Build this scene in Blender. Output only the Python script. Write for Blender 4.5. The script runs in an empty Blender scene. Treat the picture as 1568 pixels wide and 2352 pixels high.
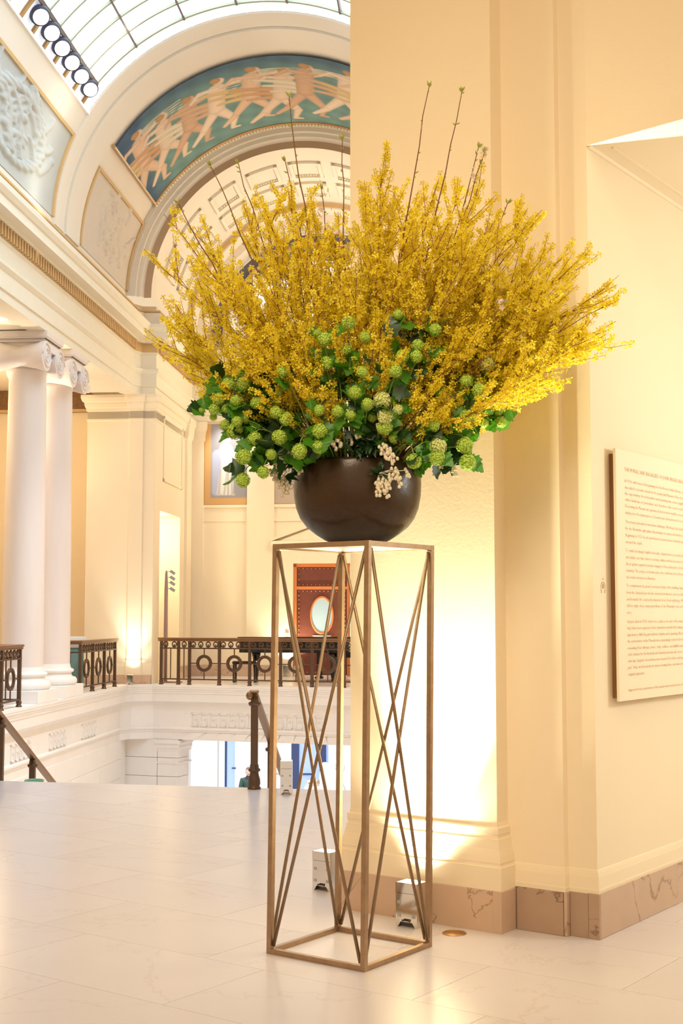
import bpy, bmesh, math, random
import numpy as np
from mathutils import Vector, Matrix

random.seed(7)
rng = np.random.default_rng(7)
sc = bpy.context.scene
COL = sc.collection
PI = math.pi

# ------------------------------------------------------------------ camera
F = 3000.0
PITCH = math.atan(241 / F)
CAMH = 1.6
cd = bpy.data.cameras.new('camera')
cd.sensor_fit = 'VERTICAL'
cd.sensor_height = 36.0
cd.lens = 36.0 * F / 2352
cd.clip_end = 200
cam = bpy.data.objects.new('camera', cd)
COL.objects.link(cam)
cam.location = (0, 0, CAMH)
cam.rotation_euler = (PI / 2 + PITCH, 0, 0)
sc.camera = cam

# ------------------------------------------------------------------ world, exposure, large lights
sc.view_settings.view_transform = 'Standard'
sc.view_settings.look = 'None'
sc.view_settings.gamma = 1.0
sc.view_settings.use_curve_mapping = False
sc.view_settings.exposure = 0.0
sc.cycles.max_bounces = 5
sc.cycles.diffuse_bounces = 4
sc.cycles.use_adaptive_sampling = True
sc.cycles.adaptive_threshold = 0.03
sc.cycles.adaptive_min_samples = 12
sc.cycles.glossy_bounces = 3
sc.cycles.transmission_bounces = 4
sc.cycles.sample_clamp_indirect = 6.0
sc.cycles.use_denoising = True

W = bpy.data.worlds.new('world')
sc.world = W
W.use_nodes = True
W.node_tree.nodes['Background'].inputs[0].default_value = (1.0, 0.757, 0.49, 1)
W.node_tree.nodes['Background'].inputs[1].default_value = 0.90

WARM = (1.0, 0.80, 0.52)
SOFT = (1.0, 0.90, 0.72)
DAY = (0.86, 0.93, 1.0)


def light(name, kind, loc, power, color, size=0.3, aim=None, spot=None, blend=0.5, sy=None, parent=None):
    d = bpy.data.lights.new(name, kind)
    d.energy = power
    d.color = color
    if kind == 'AREA':
        d.size = size
        if sy:
            d.shape = 'RECTANGLE'
            d.size_y = sy
    else:
        d.shadow_soft_size = size
    if kind == 'SPOT':
        d.spot_size = math.radians(spot)
        d.spot_blend = blend
    o = bpy.data.objects.new(name, d)
    COL.objects.link(o)
    o.location = loc
    if aim is not None:
        o.rotation_euler = (Vector(aim) - Vector(loc)).to_track_quat('-Z', 'Y').to_euler()
    if parent is not None:
        o.parent = parent
    return o


# ------------------------------------------------------------------ frames of reference
# hall: a = across (right +), l = along the vault axis, z up
SL = 0.0827
NN = math.hypot(1, SL)
U = Vector((SL, 1, 0)) / NN
V = Vector((1, -SL, 0)) / NN
HO = Vector((-1.0084 - 30 * SL, 0, 0))
HR = -math.atan(SL)
ZC, RV = 9.164, 4.1


def hw(a, l, z=0.0):
    return HO + V * a + U * l + Vector((0, 0, z))


# rotunda pier: s = along its face, e = depth into the wall
BR = math.radians(-36)
BO = Vector((0.814, 6.746, 0))
E1 = Vector((math.cos(BR), math.sin(BR), 0))
E2 = Vector((-math.sin(BR), math.cos(BR), 0))


def bw(s, e, z=0.0):
    return BO + E1 * s + E2 * e + Vector((0, 0, z))


# far edge of the stair well, slightly askew to the hall: x along the edge, y into the gallery
FA = -math.atan(0.264)
FO = hw(-3.6, 31.15)


def fw(x, y, z=0.0):
    c, s = math.cos(FA), math.sin(FA)
    return FO + V * (x * c - y * s) + U * (x * s + y * c) + Vector((0, 0, z))


def at(px, py, Y):
    """world point at depth Y that the photograph shows at px, py"""
    c, s = math.cos(PITCH), math.sin(PITCH)
    x, y = (px - 784) / F, (1176 - py) / F
    d = Vector((x, c - y * s, s + y * c))
    return Vector((0, 0, CAMH)) + d * (Y / d.y)


# key lights of the hall
def hall_lights():
    light('lower_hall_light', 'AREA', hw(-1.5, 35.5, -1.7), 260, (0.88, 0.93, 1.0), 5.0, aim=hw(-1.5, 36, -5), sy=6)
    light('end_room_light', 'POINT', hw(2.2, 33.2, 5.6), 205, WARM, 0.5)
    light('end_vault_light', 'POINT', hw(1.9, 33.0, 9.3), 260, (1.0, 0.95, 0.84), 0.4)
    light('gallery_light', 'POINT', hw(-7.4, 24.5, 5.6), 150, WARM, 0.4)
    light('gallery_light', 'POINT', hw(-7.2, 30.0, 5.6), 120, WARM, 0.4)
    light('niche_light', 'POINT', hw(-4.45, 33.0, 3.8), 110, (1.0, 0.93, 0.6), 0.25)
    light('passage_light', 'POINT', bw(2.7, 1.6, 2.6), 104, (0.82, 0.95, 1.0), 0.3)
    for l in (15.5, 18.5, 21.5):
        light('skylight_spot', 'SPOT', hw(3.25, l, 11.55), 1500, (0.84, 0.93, 1.0), 0.12, aim=hw(-3.6, l + 4.2, -1.6), spot=44, blend=0.6)
    light('skylight_spot', 'SPOT', hw(2.6, 17.0, 12.0), 850, (0.66, 0.86, 1.0), 0.2, aim=hw(.9, 12.3, 0), spot=46, blend=0.9)  # extra spot added to cool and brighten the landing floor
    light('gallery_ceiling_light', 'SPOT', hw(-6.4, 25.5, 3.4), 600, SOFT, 0.2, aim=hw(-6.2, 25.6, 7.5), spot=110, blend=0.8)
    light('gallery_ceiling_light', 'SPOT', hw(-6.4, 30.5, 3.4), 70, SOFT, 0.2, aim=hw(-6.2, 30.6, 7.5), spot=110, blend=0.8)
    light('cornice_light', 'AREA', hw(-3.80, 23.2, 8.74), 42, (1.0, 0.97, 0.86), 0.06, aim=hw(-4.08, 23.2, 8.86), sy=15.5)
    light('stairwell_warm_fill', 'POINT', hw(1.5, 23.5, -2.7), 190, (1.0, 0.60, 0.28), 0.3)  # unseen warm point added to tint the stairwell shadows orange
    light('picture_light', 'SPOT', hw(-2.62, 34.75, 7.2), 170, (1.0, 0.97, 0.92), 0.1, aim=hw(-2.60, 35.8, 6.1), spot=62, blend=0.9)
    light('rotunda_spot', 'SPOT', (-1.6, 1.4, 6.8), 1800, (1.0, 0.88, 0.66), 1.8, aim=(0.08, 6.4, 2.9), spot=34, blend=0.8)


hall_lights()


# ------------------------------------------------------------------ materials
def mat(name, base, rough=0.6, metal=0.0, var=0.0, scale=3.0, detail=4.0, bump=0.0, bscale=40.0, emit=None, estr=0.0,
        spec=0.5, vein=None, vscale=1.2, vwidth=0.012, vamt=0.6, rnd=0.0, transl=0.0, alpha=None, stretch=None, attr=None):
    m = bpy.data.materials.new(name)
    m.use_nodes = True
    nt = m.node_tree
    N, K = nt.nodes, nt.links
    b = N['Principled BSDF']
    b.inputs['Roughness'].default_value = rough
    b.inputs['Metallic'].default_value = metal
    b.inputs['Specular IOR Level'].default_value = spec
    col = None
    base = tuple(base)
    if attr:
        a = N.new('ShaderNodeVertexColor')
        a.layer_name = attr
        col = a.outputs['Color']
    need = var or vein or bump
    if need:
        tc = N.new('ShaderNodeTexCoord')
        mp = N.new('ShaderNodeMapping')
        K.new(tc.outputs['Object'], mp.inputs['Vector'])
        if stretch:
            mp.inputs['Scale'].default_value = stretch
        if vein:
            mp.inputs['Rotation'].default_value = (0, 0, 0.5)
        vec = mp.outputs['Vector']
        if rnd:
            oi = N.new('ShaderNodeObjectInfo')
            mul = N.new('ShaderNodeMath'); mul.operation = 'MULTIPLY'; mul.inputs[1].default_value = 37.0
            K.new(oi.outputs['Random'], mul.inputs[0])
            add = N.new('ShaderNodeVectorMath'); add.operation = 'ADD'
            K.new(vec, add.inputs[0]); K.new(mul.outputs[0], add.inputs[1])
            vec = add.outputs[0]
    if var:
        nz = N.new('ShaderNodeTexNoise')
        nz.inputs['Scale'].default_value = scale
        nz.inputs['Detail'].default_value = detail
        K.new(vec, nz.inputs['Vector'])
        mx = N.new('ShaderNodeMix'); mx.data_type = 'RGBA'
        mx.inputs[6].default_value = tuple(c * (1 - var) for c in base) + (1,)
        mx.inputs[7].default_value = tuple(min(1, c * (1 + var)) for c in base) + (1,)
        K.new(nz.outputs['Fac'], mx.inputs[0])
        col = mx.outputs[2]
    if vein:
        nz = N.new('ShaderNodeTexNoise')
        nz.inputs['Scale'].default_value = vscale
        nz.inputs['Detail'].default_value = 6
        nz.inputs['Roughness'].default_value = 0.55
        nz.inputs['Distortion'].default_value = 0.7
        K.new(vec, nz.inputs['Vector'])
        s1 = N.new('ShaderNodeMath'); s1.operation = 'SUBTRACT'; s1.inputs[1].default_value = 0.5
        K.new(nz.outputs['Fac'], s1.inputs[0])
        s2 = N.new('ShaderNodeMath'); s2.operation = 'ABSOLUTE'
        K.new(s1.outputs[0], s2.inputs[0])
        mr = N.new('ShaderNodeMapRange')
        mr.inputs['From Max'].default_value = vwidth
        mr.inputs['To Min'].default_value = vamt
        mr.inputs['To Max'].default_value = 0.0
        K.new(s2.outputs[0], mr.inputs['Value'])
        mx = N.new('ShaderNodeMix'); mx.data_type = 'RGBA'
        if col is not None:
            K.new(col, mx.inputs[6])
        else:
            mx.inputs[6].default_value = base + (1,)
        mx.inputs[7].default_value = tuple(vein) + (1,)
        K.new(mr.outputs[0], mx.inputs[0])
        col = mx.outputs[2]
    if rnd:
        oi = N.new('ShaderNodeObjectInfo')
        mr = N.new('ShaderNodeMapRange')
        mr.inputs['To Min'].default_value = 1 - rnd
        mr.inputs['To Max'].default_value = 1 + rnd * 0.6
        K.new(oi.outputs['Random'], mr.inputs['Value'])
        hs = N.new('ShaderNodeHueSaturation')
        K.new(mr.outputs[0], hs.inputs['Value'])
        if col is not None:
            K.new(col, hs.inputs['Color'])
        else:
            hs.inputs['Color'].default_value = base + (1,)
        col = hs.outputs['Color']
    if col is not None:
        K.new(col, b.inputs['Base Color'])
    else:
        b.inputs['Base Color'].default_value = base + (1,)
    if bump:
        nb = N.new('ShaderNodeTexNoise')
        nb.inputs['Scale'].default_value = bscale
        nb.inputs['Detail'].default_value = 3
        K.new(vec, nb.inputs['Vector'])
        bp = N.new('ShaderNodeBump')
        bp.inputs['Strength'].default_value = bump
        bp.inputs['Distance'].default_value = 0.01
        K.new(nb.outputs['Fac'], bp.inputs['Height'])
        K.new(bp.outputs[0], b.inputs['Normal'])
    if emit:
        b.inputs['Emission Color'].default_value = tuple(emit) + (1,)
        b.inputs['Emission Strength'].default_value = estr
    if transl:
        tr = N.new('ShaderNodeBsdfTranslucent')
        if col is not None:
            K.new(col, tr.inputs['Color'])
        else:
            tr.inputs['Color'].default_value = base + (1,)
        ms = N.new('ShaderNodeMixShader')
        ms.inputs[0].default_value = transl
        K.new(b.outputs[0], ms.inputs[1]); K.new(tr.outputs[0], ms.inputs[2])
        K.new(ms.outputs[0], N['Material Output'].inputs['Surface'])
    if alpha is not None:
        b.inputs['Transmission Weight'].default_value = alpha
    return m


M = {}
CREAM = (0.86, 0.74, 0.56)
M['plaster'] = mat('cream_plaster', CREAM, 0.75, var=0.03, scale=1.5, bump=0.05, bscale=60)
M['plaster_warm'] = mat('warm_plaster', (0.88, 0.74, 0.53), 0.7, var=0.03, scale=1.0, bump=0.04, bscale=70)
M['vault'] = mat('vault_plaster', (0.80, 0.70, 0.57), 0.85, var=0.03, scale=1.2)
M['vault_tan'] = mat('tan_band_plaster', (0.50, 0.33, 0.20), 0.85, var=0.04)
M['entab'] = mat('entablature_plaster', (0.84, 0.76, 0.60), 0.7, var=0.03)
M['ochre'] = mat('ochre_line', (0.62, 0.40, 0.17), 0.6, var=0.06)
M['stone'] = mat('limestone', (0.88, 0.845, 0.815), 0.7, var=0.04, scale=2.0, vein=(0.66, 0.56, 0.48), vscale=0.5, vwidth=0.004, vamt=0.15)
M['column'] = mat('column_marble', (0.80, 0.71, 0.66), 0.55, var=0.05, scale=2.0, stretch=(3, 3, 0.4))
M['slab'] = mat('pale_marble_slab', (0.715, 0.66, 0.68), 0.22, var=0.05, scale=1.6, vein=(0.52, 0.38, 0.26), vscale=0.8, vwidth=0.006, vamt=0.22, rnd=0.03, spec=0.45)
M['joint'] = mat('slab_joint', (0.55, 0.43, 0.33), 0.8)
M['basemarble'] = mat('brown_marble', (0.60, 0.42, 0.30), 0.35, var=0.12, scale=5, vein=(0.24, 0.13, 0.07), vscale=1.6, vwidth=0.010, vamt=0.7, rnd=0.06)
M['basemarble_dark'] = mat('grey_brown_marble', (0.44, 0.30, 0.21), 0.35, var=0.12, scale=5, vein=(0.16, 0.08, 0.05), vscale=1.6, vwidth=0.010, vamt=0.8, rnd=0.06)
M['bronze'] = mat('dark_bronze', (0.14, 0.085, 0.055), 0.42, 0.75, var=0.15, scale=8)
M['bronze_polished'] = mat('polished_bronze', (0.30, 0.17, 0.09), 0.35, 0.8, var=0.1)  # lighter, smoother bronze for the rail tops
M['brass'] = mat('brushed_bronze_bar', (0.40, 0.27, 0.17), 0.42, 0.85, var=0.25, scale=22, bump=0.1, bscale=120)
M['rod'] = mat('bronze_rod', (0.30, 0.20, 0.12), 0.45, 0.8, var=0.2, scale=25)
M['plate'] = mat('opal_plate', (0.86, 0.84, 0.78), 0.4)
M['bowl'] = mat('dark_glazed_bowl', (0.044, 0.021, 0.008), 0.30, 0.2, var=0.35, scale=5, bump=0.25, bscale=14)
M['chrome'] = mat('polished_steel', (0.80, 0.76, 0.70), 0.12, 1.0, var=0.05, scale=12)
M['dark'] = mat('dark_gap', (0.03, 0.02, 0.015), 0.7)
M['black'] = mat('piano_black', (0.012, 0.010, 0.010), 0.12, spec=0.6)
M['glow'] = mat('lamp_glow', (1, 1, 1), 0.5, emit=(1.0, 0.96, 0.80), estr=9.0)
M['glow_day'] = mat('skylight_glass', (0.9, 0.94, 1.0), 0.5, emit=(0.68, 0.87, 1.08), estr=4.4)
M['opal'] = mat('opal_cove_glass', (0.78, 0.82, 0.90), 0.6, emit=(0.80, 0.86, 1.0), estr=0.45)
M['rim'] = mat('glowing_skylight_border', (0.80, 0.84, 0.90), 0.6, emit=(0.80, 0.90, 1.0), estr=0.42)  # reveal around the skylight; the daylight on it is put in as glow
M['bar'] = mat('skylight_bar', (0.38, 0.38, 0.26), 0.7)
M['bar_dark'] = mat('skylight_purlin', (0.19, 0.15, 0.12), 0.7)
M['bar_gold'] = mat('gilded_bar', (0.40, 0.21, 0.05), 0.6)
M['lampshell'] = mat('dark_lamp_shell', (0.05, 0.045, 0.07), 0.5)
M['lampface'] = mat('lamp_face', (1, 1, 1), 0.5, emit=(1, 1, 1), estr=4.0)
M['relief_cool'] = mat('cool_relief_plaster', (0.50, 0.495, 0.45), 0.85, var=0.04)
M['relief_warm'] = mat('warm_relief_plaster', (0.66, 0.57, 0.47), 0.85, var=0.04)
M['mural'] = mat('mural_paint', (1, 1, 1), 0.9, attr='paint')
M['canvas'] = mat('canvas_paint', (1, 1, 1), 0.7, attr='paint')
M['bead'] = mat('gilt_bead', (0.90, 0.84, 0.62), 0.45)
M['gilt'] = mat('gilt_moulding', (0.55, 0.30, 0.12), 0.5, var=0.1)
M['sign'] = mat('sign_board', (0.88, 0.76, 0.56), 0.55, var=0.015)
M['sign_shade'] = mat('sign_gap_shade', (0.22, 0.10, 0.03), 0.8)  # dark colour stands in for the shade behind the board
M['ink'] = mat('brown_ink', (0.73, 0.48, 0.30), 0.8)
M['ink_dark'] = mat('dark_brown_ink', (0.33, 0.14, 0.06), 0.8)
M['doorred'] = mat('oxblood_leather', (0.15, 0.035, 0.018), 0.5, var=0.2, scale=10)
M['doortrim'] = mat('orange_wood_trim', (0.62, 0.20, 0.06), 0.45)
M['stud'] = mat('brass_stud', (0.55, 0.28, 0.12), 0.35, 0.7)
M['doorglass'] = mat('pale_door_glass', (0.36, 0.46, 0.50), 0.35, emit=(0.55, 0.70, 0.80), estr=0.16)
M['blueglass'] = mat('blue_lit_glass', (0.30, 0.42, 0.80), 0.2, emit=(0.36, 0.48, 1.0), estr=0.62)
M['paleglass'] = mat('pale_lit_glass', (0.62, 0.72, 0.80), 0.2, emit=(0.66, 0.76, 0.86), estr=0.55)
M['mullion'] = mat('navy_mullion', (0.03, 0.05, 0.14), 0.5)
M['white'] = mat('white_wall', (0.88, 0.89, 0.92), 0.7)
M['polewood'] = mat('mauve_pole', (0.42, 0.26, 0.24), 0.5)
M['grey'] = mat('grey_metal', (0.42, 0.42, 0.44), 0.4, 0.3)
M['cloth'] = mat('white_cloth', (0.70, 0.74, 0.74), 0.8)
M['teal'] = mat('teal_cloth', (0.16, 0.30, 0.28), 0.7, var=0.1)
M['green'] = mat('green_glaze', (0.16, 0.42, 0.26), 0.3)
M['skin'] = mat('skin', (0.62, 0.38, 0.28), 0.55)
M['shirt'] = mat('dark_green_jumper', (0.03, 0.07, 0.05), 0.8)
M['hair'] = mat('brown_grey_hair', (0.14, 0.10, 0.085), 0.8)
M['trousers'] = mat('dark_trousers', (0.03, 0.03, 0.045), 0.8)
M['lunette'] = mat('slate_lunette_glass', (0.12, 0.11, 0.13), 0.3)
M['darkfrieze'] = mat('dark_gilded_frieze', (0.22, 0.11, 0.04), 0.6, var=0.4, scale=12)
M['petal'] = mat('yellow_petal', (1.0, 0.785, 0.045), 0.55, transl=0.45, var=0.10, scale=9)
M['twig'] = mat('brown_twig', (0.26, 0.10, 0.03), 0.7, var=0.25, scale=30)
M['cherrytwig'] = mat('reddish_twig', (0.17, 0.06, 0.03), 0.6, var=0.25, scale=30)
M['bud'] = mat('olive_bud', (0.33, 0.34, 0.05), 0.6)
M['blossom'] = mat('pale_pink_petal', (0.90, 0.76, 0.70), 0.6, transl=0.3)
M['snowball'] = mat('green_snowball', (0.46, 0.64, 0.08), 0.65, transl=0.15, var=0.18, scale=26)
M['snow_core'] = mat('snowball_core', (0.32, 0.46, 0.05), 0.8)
M['snowball_pale'] = mat('pale_snowball', (0.76, 0.76, 0.32), 0.65, transl=0.15, var=0.14, scale=26)
M['leaf'] = mat('green_leaf', (0.075, 0.25, 0.012), 0.42, transl=0.35, var=0.35, scale=9)
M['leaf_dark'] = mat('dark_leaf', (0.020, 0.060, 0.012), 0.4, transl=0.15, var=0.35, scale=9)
M['stem'] = mat('green_stem', (0.22, 0.30, 0.06), 0.6)
M['bell'] = mat('cream_bell', (0.86, 0.76, 0.56), 0.6, transl=0.2)
M['gratebrass'] = mat('brass_cover', (0.50, 0.27, 0.09), 0.35, 0.8, var=0.2, scale=20)


# ------------------------------------------------------------------ mesh helpers
class MB:
    def __init__(self):
        self.v, self.f = [], []

    def add(self, vs, fs):
        n = len(self.v)
        self.v.extend([tuple(p) for p in vs])
        self.f.extend([tuple(i + n for i in q) for q in fs])
        return self

    def box(self, x0, x1, y0, y1, z0, z1):
        v = [(x0, y0, z0), (x1, y0, z0), (x1, y1, z0), (x0, y1, z0), (x0, y0, z1), (x1, y0, z1), (x1, y1, z1), (x0, y1, z1)]
        return self.add(v, [(0, 3, 2, 1), (4, 5, 6, 7), (0, 1, 5, 4), (1, 2, 6, 5), (2, 3, 7, 6), (3, 0, 4, 7)])

    def bbox(self, x0, x1, y0, y1, z0, z1, b=0.01):
        """box with chamfered vertical and top edges"""
        def ring(i, z):
            return [(x0 + i, y0 + i + b, z), (x0 + i + b, y0 + i, z), (x1 - i - b, y0 + i, z), (x1 - i, y0 + i + b, z),
                    (x1 - i, y1 - i - b, z), (x1 - i - b, y1 - i, z), (x0 + i + b, y1 - i, z), (x0 + i, y1 - i - b, z)]
        rs = [ring(b, z0), ring(0, z0 + b), ring(0, z1 - b), ring(b, z1)]
        v = [p for r in rs for p in r]
        f = [tuple(range(7, -1, -1)), tuple(24 + i for i in range(8))]
        for k in range(3):
            for i in range(8):
                j = (i + 1) % 8
                f.append((k * 8 + i, k * 8 + j, k * 8 + 8 + j, k * 8 + 8 + i))
        return self.add(v, f)

    def prism(self, poly, z0, z1):
        n = len(poly)
        v = [(p[0], p[1], z0) for p in poly] + [(p[0], p[1], z1) for p in poly]
        f = [tuple(range(n - 1, -1, -1)), tuple(range(n, 2 * n))]
        f += [(i, (i + 1) % n, n + (i + 1) % n, n + i) for i in range(n)]
        return self.add(v, f)

    def prism_y(self, poly, y0, y1):
        """poly in x,z extruded along y"""
        n = len(poly)
        v = [(p[0], y0, p[1]) for p in poly] + [(p[0], y1, p[1]) for p in poly]
        f = [tuple(range(n)), tuple(range(2 * n - 1, n - 1, -1))]
        f += [(i, n + i, n + (i + 1) % n, (i + 1) % n) for i in range(n)]
        return self.add(v, f)

    def lathe(self, prof, n=32, c=(0, 0), closed=False):
        v, f = [], []
        for r, z in prof:
            for i in range(n):
                t = 2 * PI * i / n
                v.append((c[0] + r * math.cos(t), c[1] + r * math.sin(t), z))
        m = len(prof)
        for k in range(m - 1):
            for i in range(n):
                j = (i + 1) % n
                f.append((k * n + i, k * n + j, (k + 1) * n + j, (k + 1) * n + i))
        if not closed:
            if prof[0][0] > 1e-6:
                f.append(tuple(range(n - 1, -1, -1)))
            if prof[-1][0] > 1e-6:
                f.append(tuple((m - 1) * n + i for i in range(n)))
        return self.add(v, f)

    def tube(self, pts, rad, n=6, caps=True):
        pts = [Vector(p) for p in pts]
        m = len(pts)
        rads = rad if isinstance(rad, (list, tuple)) else [rad] * m
        v, f = [], []
        ref = None
        for k in range(m):
            d = (pts[min(k + 1, m - 1)] - pts[max(k - 1, 0)])
            if d.length < 1e-9:
                d = Vector((0, 0, 1))
            d.normalize()
            if ref is None:
                ref = Vector((0, 0, 1)) if abs(d.z) < 0.9 else Vector((1, 0, 0))
            x = d.cross(ref)
            if x.length < 1e-6:
                x = d.cross(Vector((0.3, 1, 0.2)))
            x.normalize()
            y = x.cross(d)
            ref = y
            for i in range(n):
                t = 2 * PI * i / n
                v.append(pts[k] + (x * math.cos(t) + y * math.sin(t)) * rads[k])
        for k in range(m - 1):
            for i in range(n):
                j = (i + 1) % n
                f.append((k * n + i, k * n + j, (k + 1) * n + j, (k + 1) * n + i))
        if caps:
            f.append(tuple(range(n - 1, -1, -1)))
            f.append(tuple((m - 1) * n + i for i in range(n)))
        return self.add(v, f)

    def bar(self, p, q, w, up=(0, 0, 1), h=None):
        """square bar between two points"""
        p, q = Vector(p), Vector(q)
        d = (q - p).normalized()
        x = d.cross(Vector(up)).normalized() * (w / 2)
        y = x.normalized().cross(d) * ((h or w) / 2)
        v = [p - x - y, p + x - y, p + x + y, p - x + y, q - x - y, q + x - y, q + x + y, q - x + y]
        return self.add(v, [(0, 3, 2, 1), (4, 5, 6, 7), (0, 1, 5, 4), (1, 2, 6, 5), (2, 3, 7, 6), (3, 0, 4, 7)])

    def sweep(self, path, prof, caps=True):
        """prof (p, z): p = offset to the right hand of the path, mitred"""
        P = [Vector((p[0], p[1])) for p in path]
        n = len(P)
        v, f = [], []
        for i in range(n):
            d0 = (P[i] - P[i - 1]).normalized() if i > 0 else (P[1] - P[0]).normalized()
            d1 = (P[i + 1] - P[i]).normalized() if i < n - 1 else d0
            r0, r1 = Vector((d0.y, -d0.x)), Vector((d1.y, -d1.x))
            b = (r0 + r1)
            b = b / max(0.2, b.length_squared) * 2 if b.length > 1e-6 else r0
            for p, z in prof:
                q = P[i] + b * p
                v.append((q.x, q.y, z))
        m = len(prof)
        for i in range(n - 1):
            for k in range(m - 1):
                f.append((i * m + k, i * m + k + 1, (i + 1) * m + k + 1, (i + 1) * m + k))
        if caps:
            f.append(tuple(range(m - 1, -1, -1)))
            f.append(tuple((n - 1) * m + k for k in range(m)))
        return self.add(v, f)

    def torus(self, c, R, r, axis='y', n=24, m=8, a0=0.0, a1=2 * PI, sx=1.0):
        full = abs(a1 - a0 - 2 * PI) < 1e-6
        cnt = n if full else n + 1
        v, f = [], []
        for i in range(cnt):
            t = a0 + (a1 - a0) * i / n
            for k in range(m):
                u = 2 * PI * k / m
                rr = R + r * math.cos(u)
                a, b, w = rr * math.cos(t) * sx, rr * math.sin(t), r * math.sin(u)
                if axis == 'y':
                    v.append((c[0] + a, c[1] + w, c[2] + b))
                elif axis == 'z':
                    v.append((c[0] + a, c[1] + b, c[2] + w))
                else:
                    v.append((c[0] + w, c[1] + a, c[2] + b))
        for i in range(n):
            j = (i + 1) % cnt
            for k in range(m):
                q = (k + 1) % m
                f.append((i * m + k, i * m + q, j * m + q, j * m + k))
        return self.add(v, f)

    def ball(self, c, r, n=10, m=6, sz=1.0):
        prof = [(r * math.sin(PI * k / m), c[2] - sz * r * math.cos(PI * k / m)) for k in range(m + 1)]
        prof[0] = (0.0001, prof[0][1]); prof[-1] = (0.0001, prof[-1][1])
        return self.lathe(prof, n, (c[0], c[1]))

    def arc(self, l0, l1, t0, t1, r0, r1=None, nt=48, nl=1, th=0.0):
        """strip of the barrel vault in hall coordinates between lengths l0,l1 and angles (degrees from the left springing)"""
        r1 = r0 if r1 is None else r1
        v, f = [], []
        for i in range(nt + 1):
            t = math.radians(t0 + (t1 - t0) * i / nt)
            for k in range(nl + 1):
                w = k / nl
                r = r0 + (r1 - r0) * w
                v.append((-r * math.cos(t), l0 + (l1 - l0) * w, ZC + r * math.sin(t)))
        m = nl + 1
        for i in range(nt):
            for k in range(nl):
                f.append((i * m + k, i * m + k + 1, (i + 1) * m + k + 1, (i + 1) * m + k))
        return self.add(v, f)

    def arcbox(self, l0, l1, t0, t1, r0, r1, nt=48):
        """solid curved bar on the vault"""
        v, f = [], []
        for i in range(nt + 1):
            t = math.radians(t0 + (t1 - t0) * i / nt)
            for (r, l) in ((r0, l0), (r1, l0), (r1, l1), (r0, l1)):
                v.append((-r * math.cos(t), l, ZC + r * math.sin(t)))
        for i in range(nt):
            for k in range(4):
                q = (k + 1) % 4
                f.append((i * 4 + k, i * 4 + q, i * 4 + 4 + q, i * 4 + 4 + k))
        f.append((3, 2, 1, 0)); f.append(tuple(nt * 4 + k for k in range(4)))
        return self.add(v, f)

    def mesh(self, name, material=None, smooth=False):
        me = bpy.data.meshes.new(name)
        me.from_pydata(self.v, [], self.f)
        bm = bmesh.new()
        bm.from_mesh(me)
        bmesh.ops.recalc_face_normals(bm, faces=bm.faces)
        bm.to_mesh(me)
        bm.free()
        if material is not None:
            me.materials.append(material)
        if smooth:
            me.polygons.foreach_set('use_smooth', [True] * len(me.polygons))
            if smooth == 'auto':
                try:
                    me.set_sharp_from_angle(angle=math.radians(38))
                except Exception:
                    pass
        return me


def link(name, me, parent=None):
    o = bpy.data.objects.new(name, me)
    COL.objects.link(o)
    if parent is not None:
        o.parent = parent
    return o


def part(name, mb, m, parent, smooth=False, kind=None, label=None):
    o = link(name, mb.mesh(name, M[m], smooth), parent)
    if kind:
        o['kind'] = kind
    if label:
        o['label'] = label
    return o


def place(o, loc=None, rz=0.0):
    if loc is not None:
        o.location = loc
    o.rotation_euler = (0, 0, rz)
    return o


def thing(name, label, cat, loc=(0, 0, 0), rz=0.0, group=None):
    o = bpy.data.objects.new(name, None)
    o.empty_display_size = 0.1
    COL.objects.link(o)
    o.location = loc
    o.rotation_euler = (0, 0, rz)
    o['label'] = label
    o['category'] = cat
    if group:
        o['group'] = group
    return o


def struct(name, mb, m, frame=None, smooth=False):
    o = link(name, mb.mesh(name, M[m], smooth))
    o['kind'] = 'structure'
    if frame == 'hall':
        place(o, HO, HR)
    elif frame == 'pier':
        place(o, BO, BR)
    elif frame == 'far':
        place(o, FO, HR + FA)
    return o


def struct_root(name, frame=None):
    o = bpy.data.objects.new(name, None)
    COL.objects.link(o)
    o['kind'] = 'structure'
    if frame == 'hall':
        place(o, HO, HR)
    elif frame == 'pier':
        place(o, BO, BR)
    elif frame == 'far':
        place(o, FO, HR + FA)
    return o


def dup(root, loc=None, rz=None, label=None):
    r = root.copy()
    COL.objects.link(r)
    if loc is not None:
        r.location = loc
    if rz is not None:
        r.rotation_euler = (0, 0, rz)
    if label:
        r['label'] = label

    def rec(src, dst):
        for ch in src.children:
            c = ch.copy()
            COL.objects.link(c)
            c.parent = dst
            rec(ch, c)
    rec(root, r)
    return r


ORD = ['first', 'second', 'third', 'fourth', 'fifth', 'sixth', 'seventh', 'eighth', 'ninth', 'tenth', 'eleventh', 'twelfth',
       'thirteenth', 'fourteenth', 'fifteenth', 'sixteenth', 'seventeenth', 'eighteenth', 'nineteenth', 'twentieth']
ORD += ['twenty-' + w for w in ORD[:9]] + ['thirtieth'] + ['thirty-' + w for w in ORD[:9]] + ['fortieth'] + ['forty-' + w for w in ORD[:9]]

# ------------------------------------------------------------------ near floor of marble slabs
def clip(poly, a, b):
    """keep the part of poly to the left of a->b"""
    out = []
    n = len(poly)
    side = lambda p: (b[0] - a[0]) * (p[1] - a[1]) - (b[1] - a[1]) * (p[0] - a[0])
    for i in range(n):
        p, q = poly[i], poly[(i + 1) % n]
        sp, sq = side(p), side(q)
        if sp >= 0:
            out.append(p)
        if sp * sq < 0:
            t = sp / (sp - sq)
            out.append((p[0] + (q[0] - p[0]) * t, p[1] + (q[1] - p[1]) * t))
    return out


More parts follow.
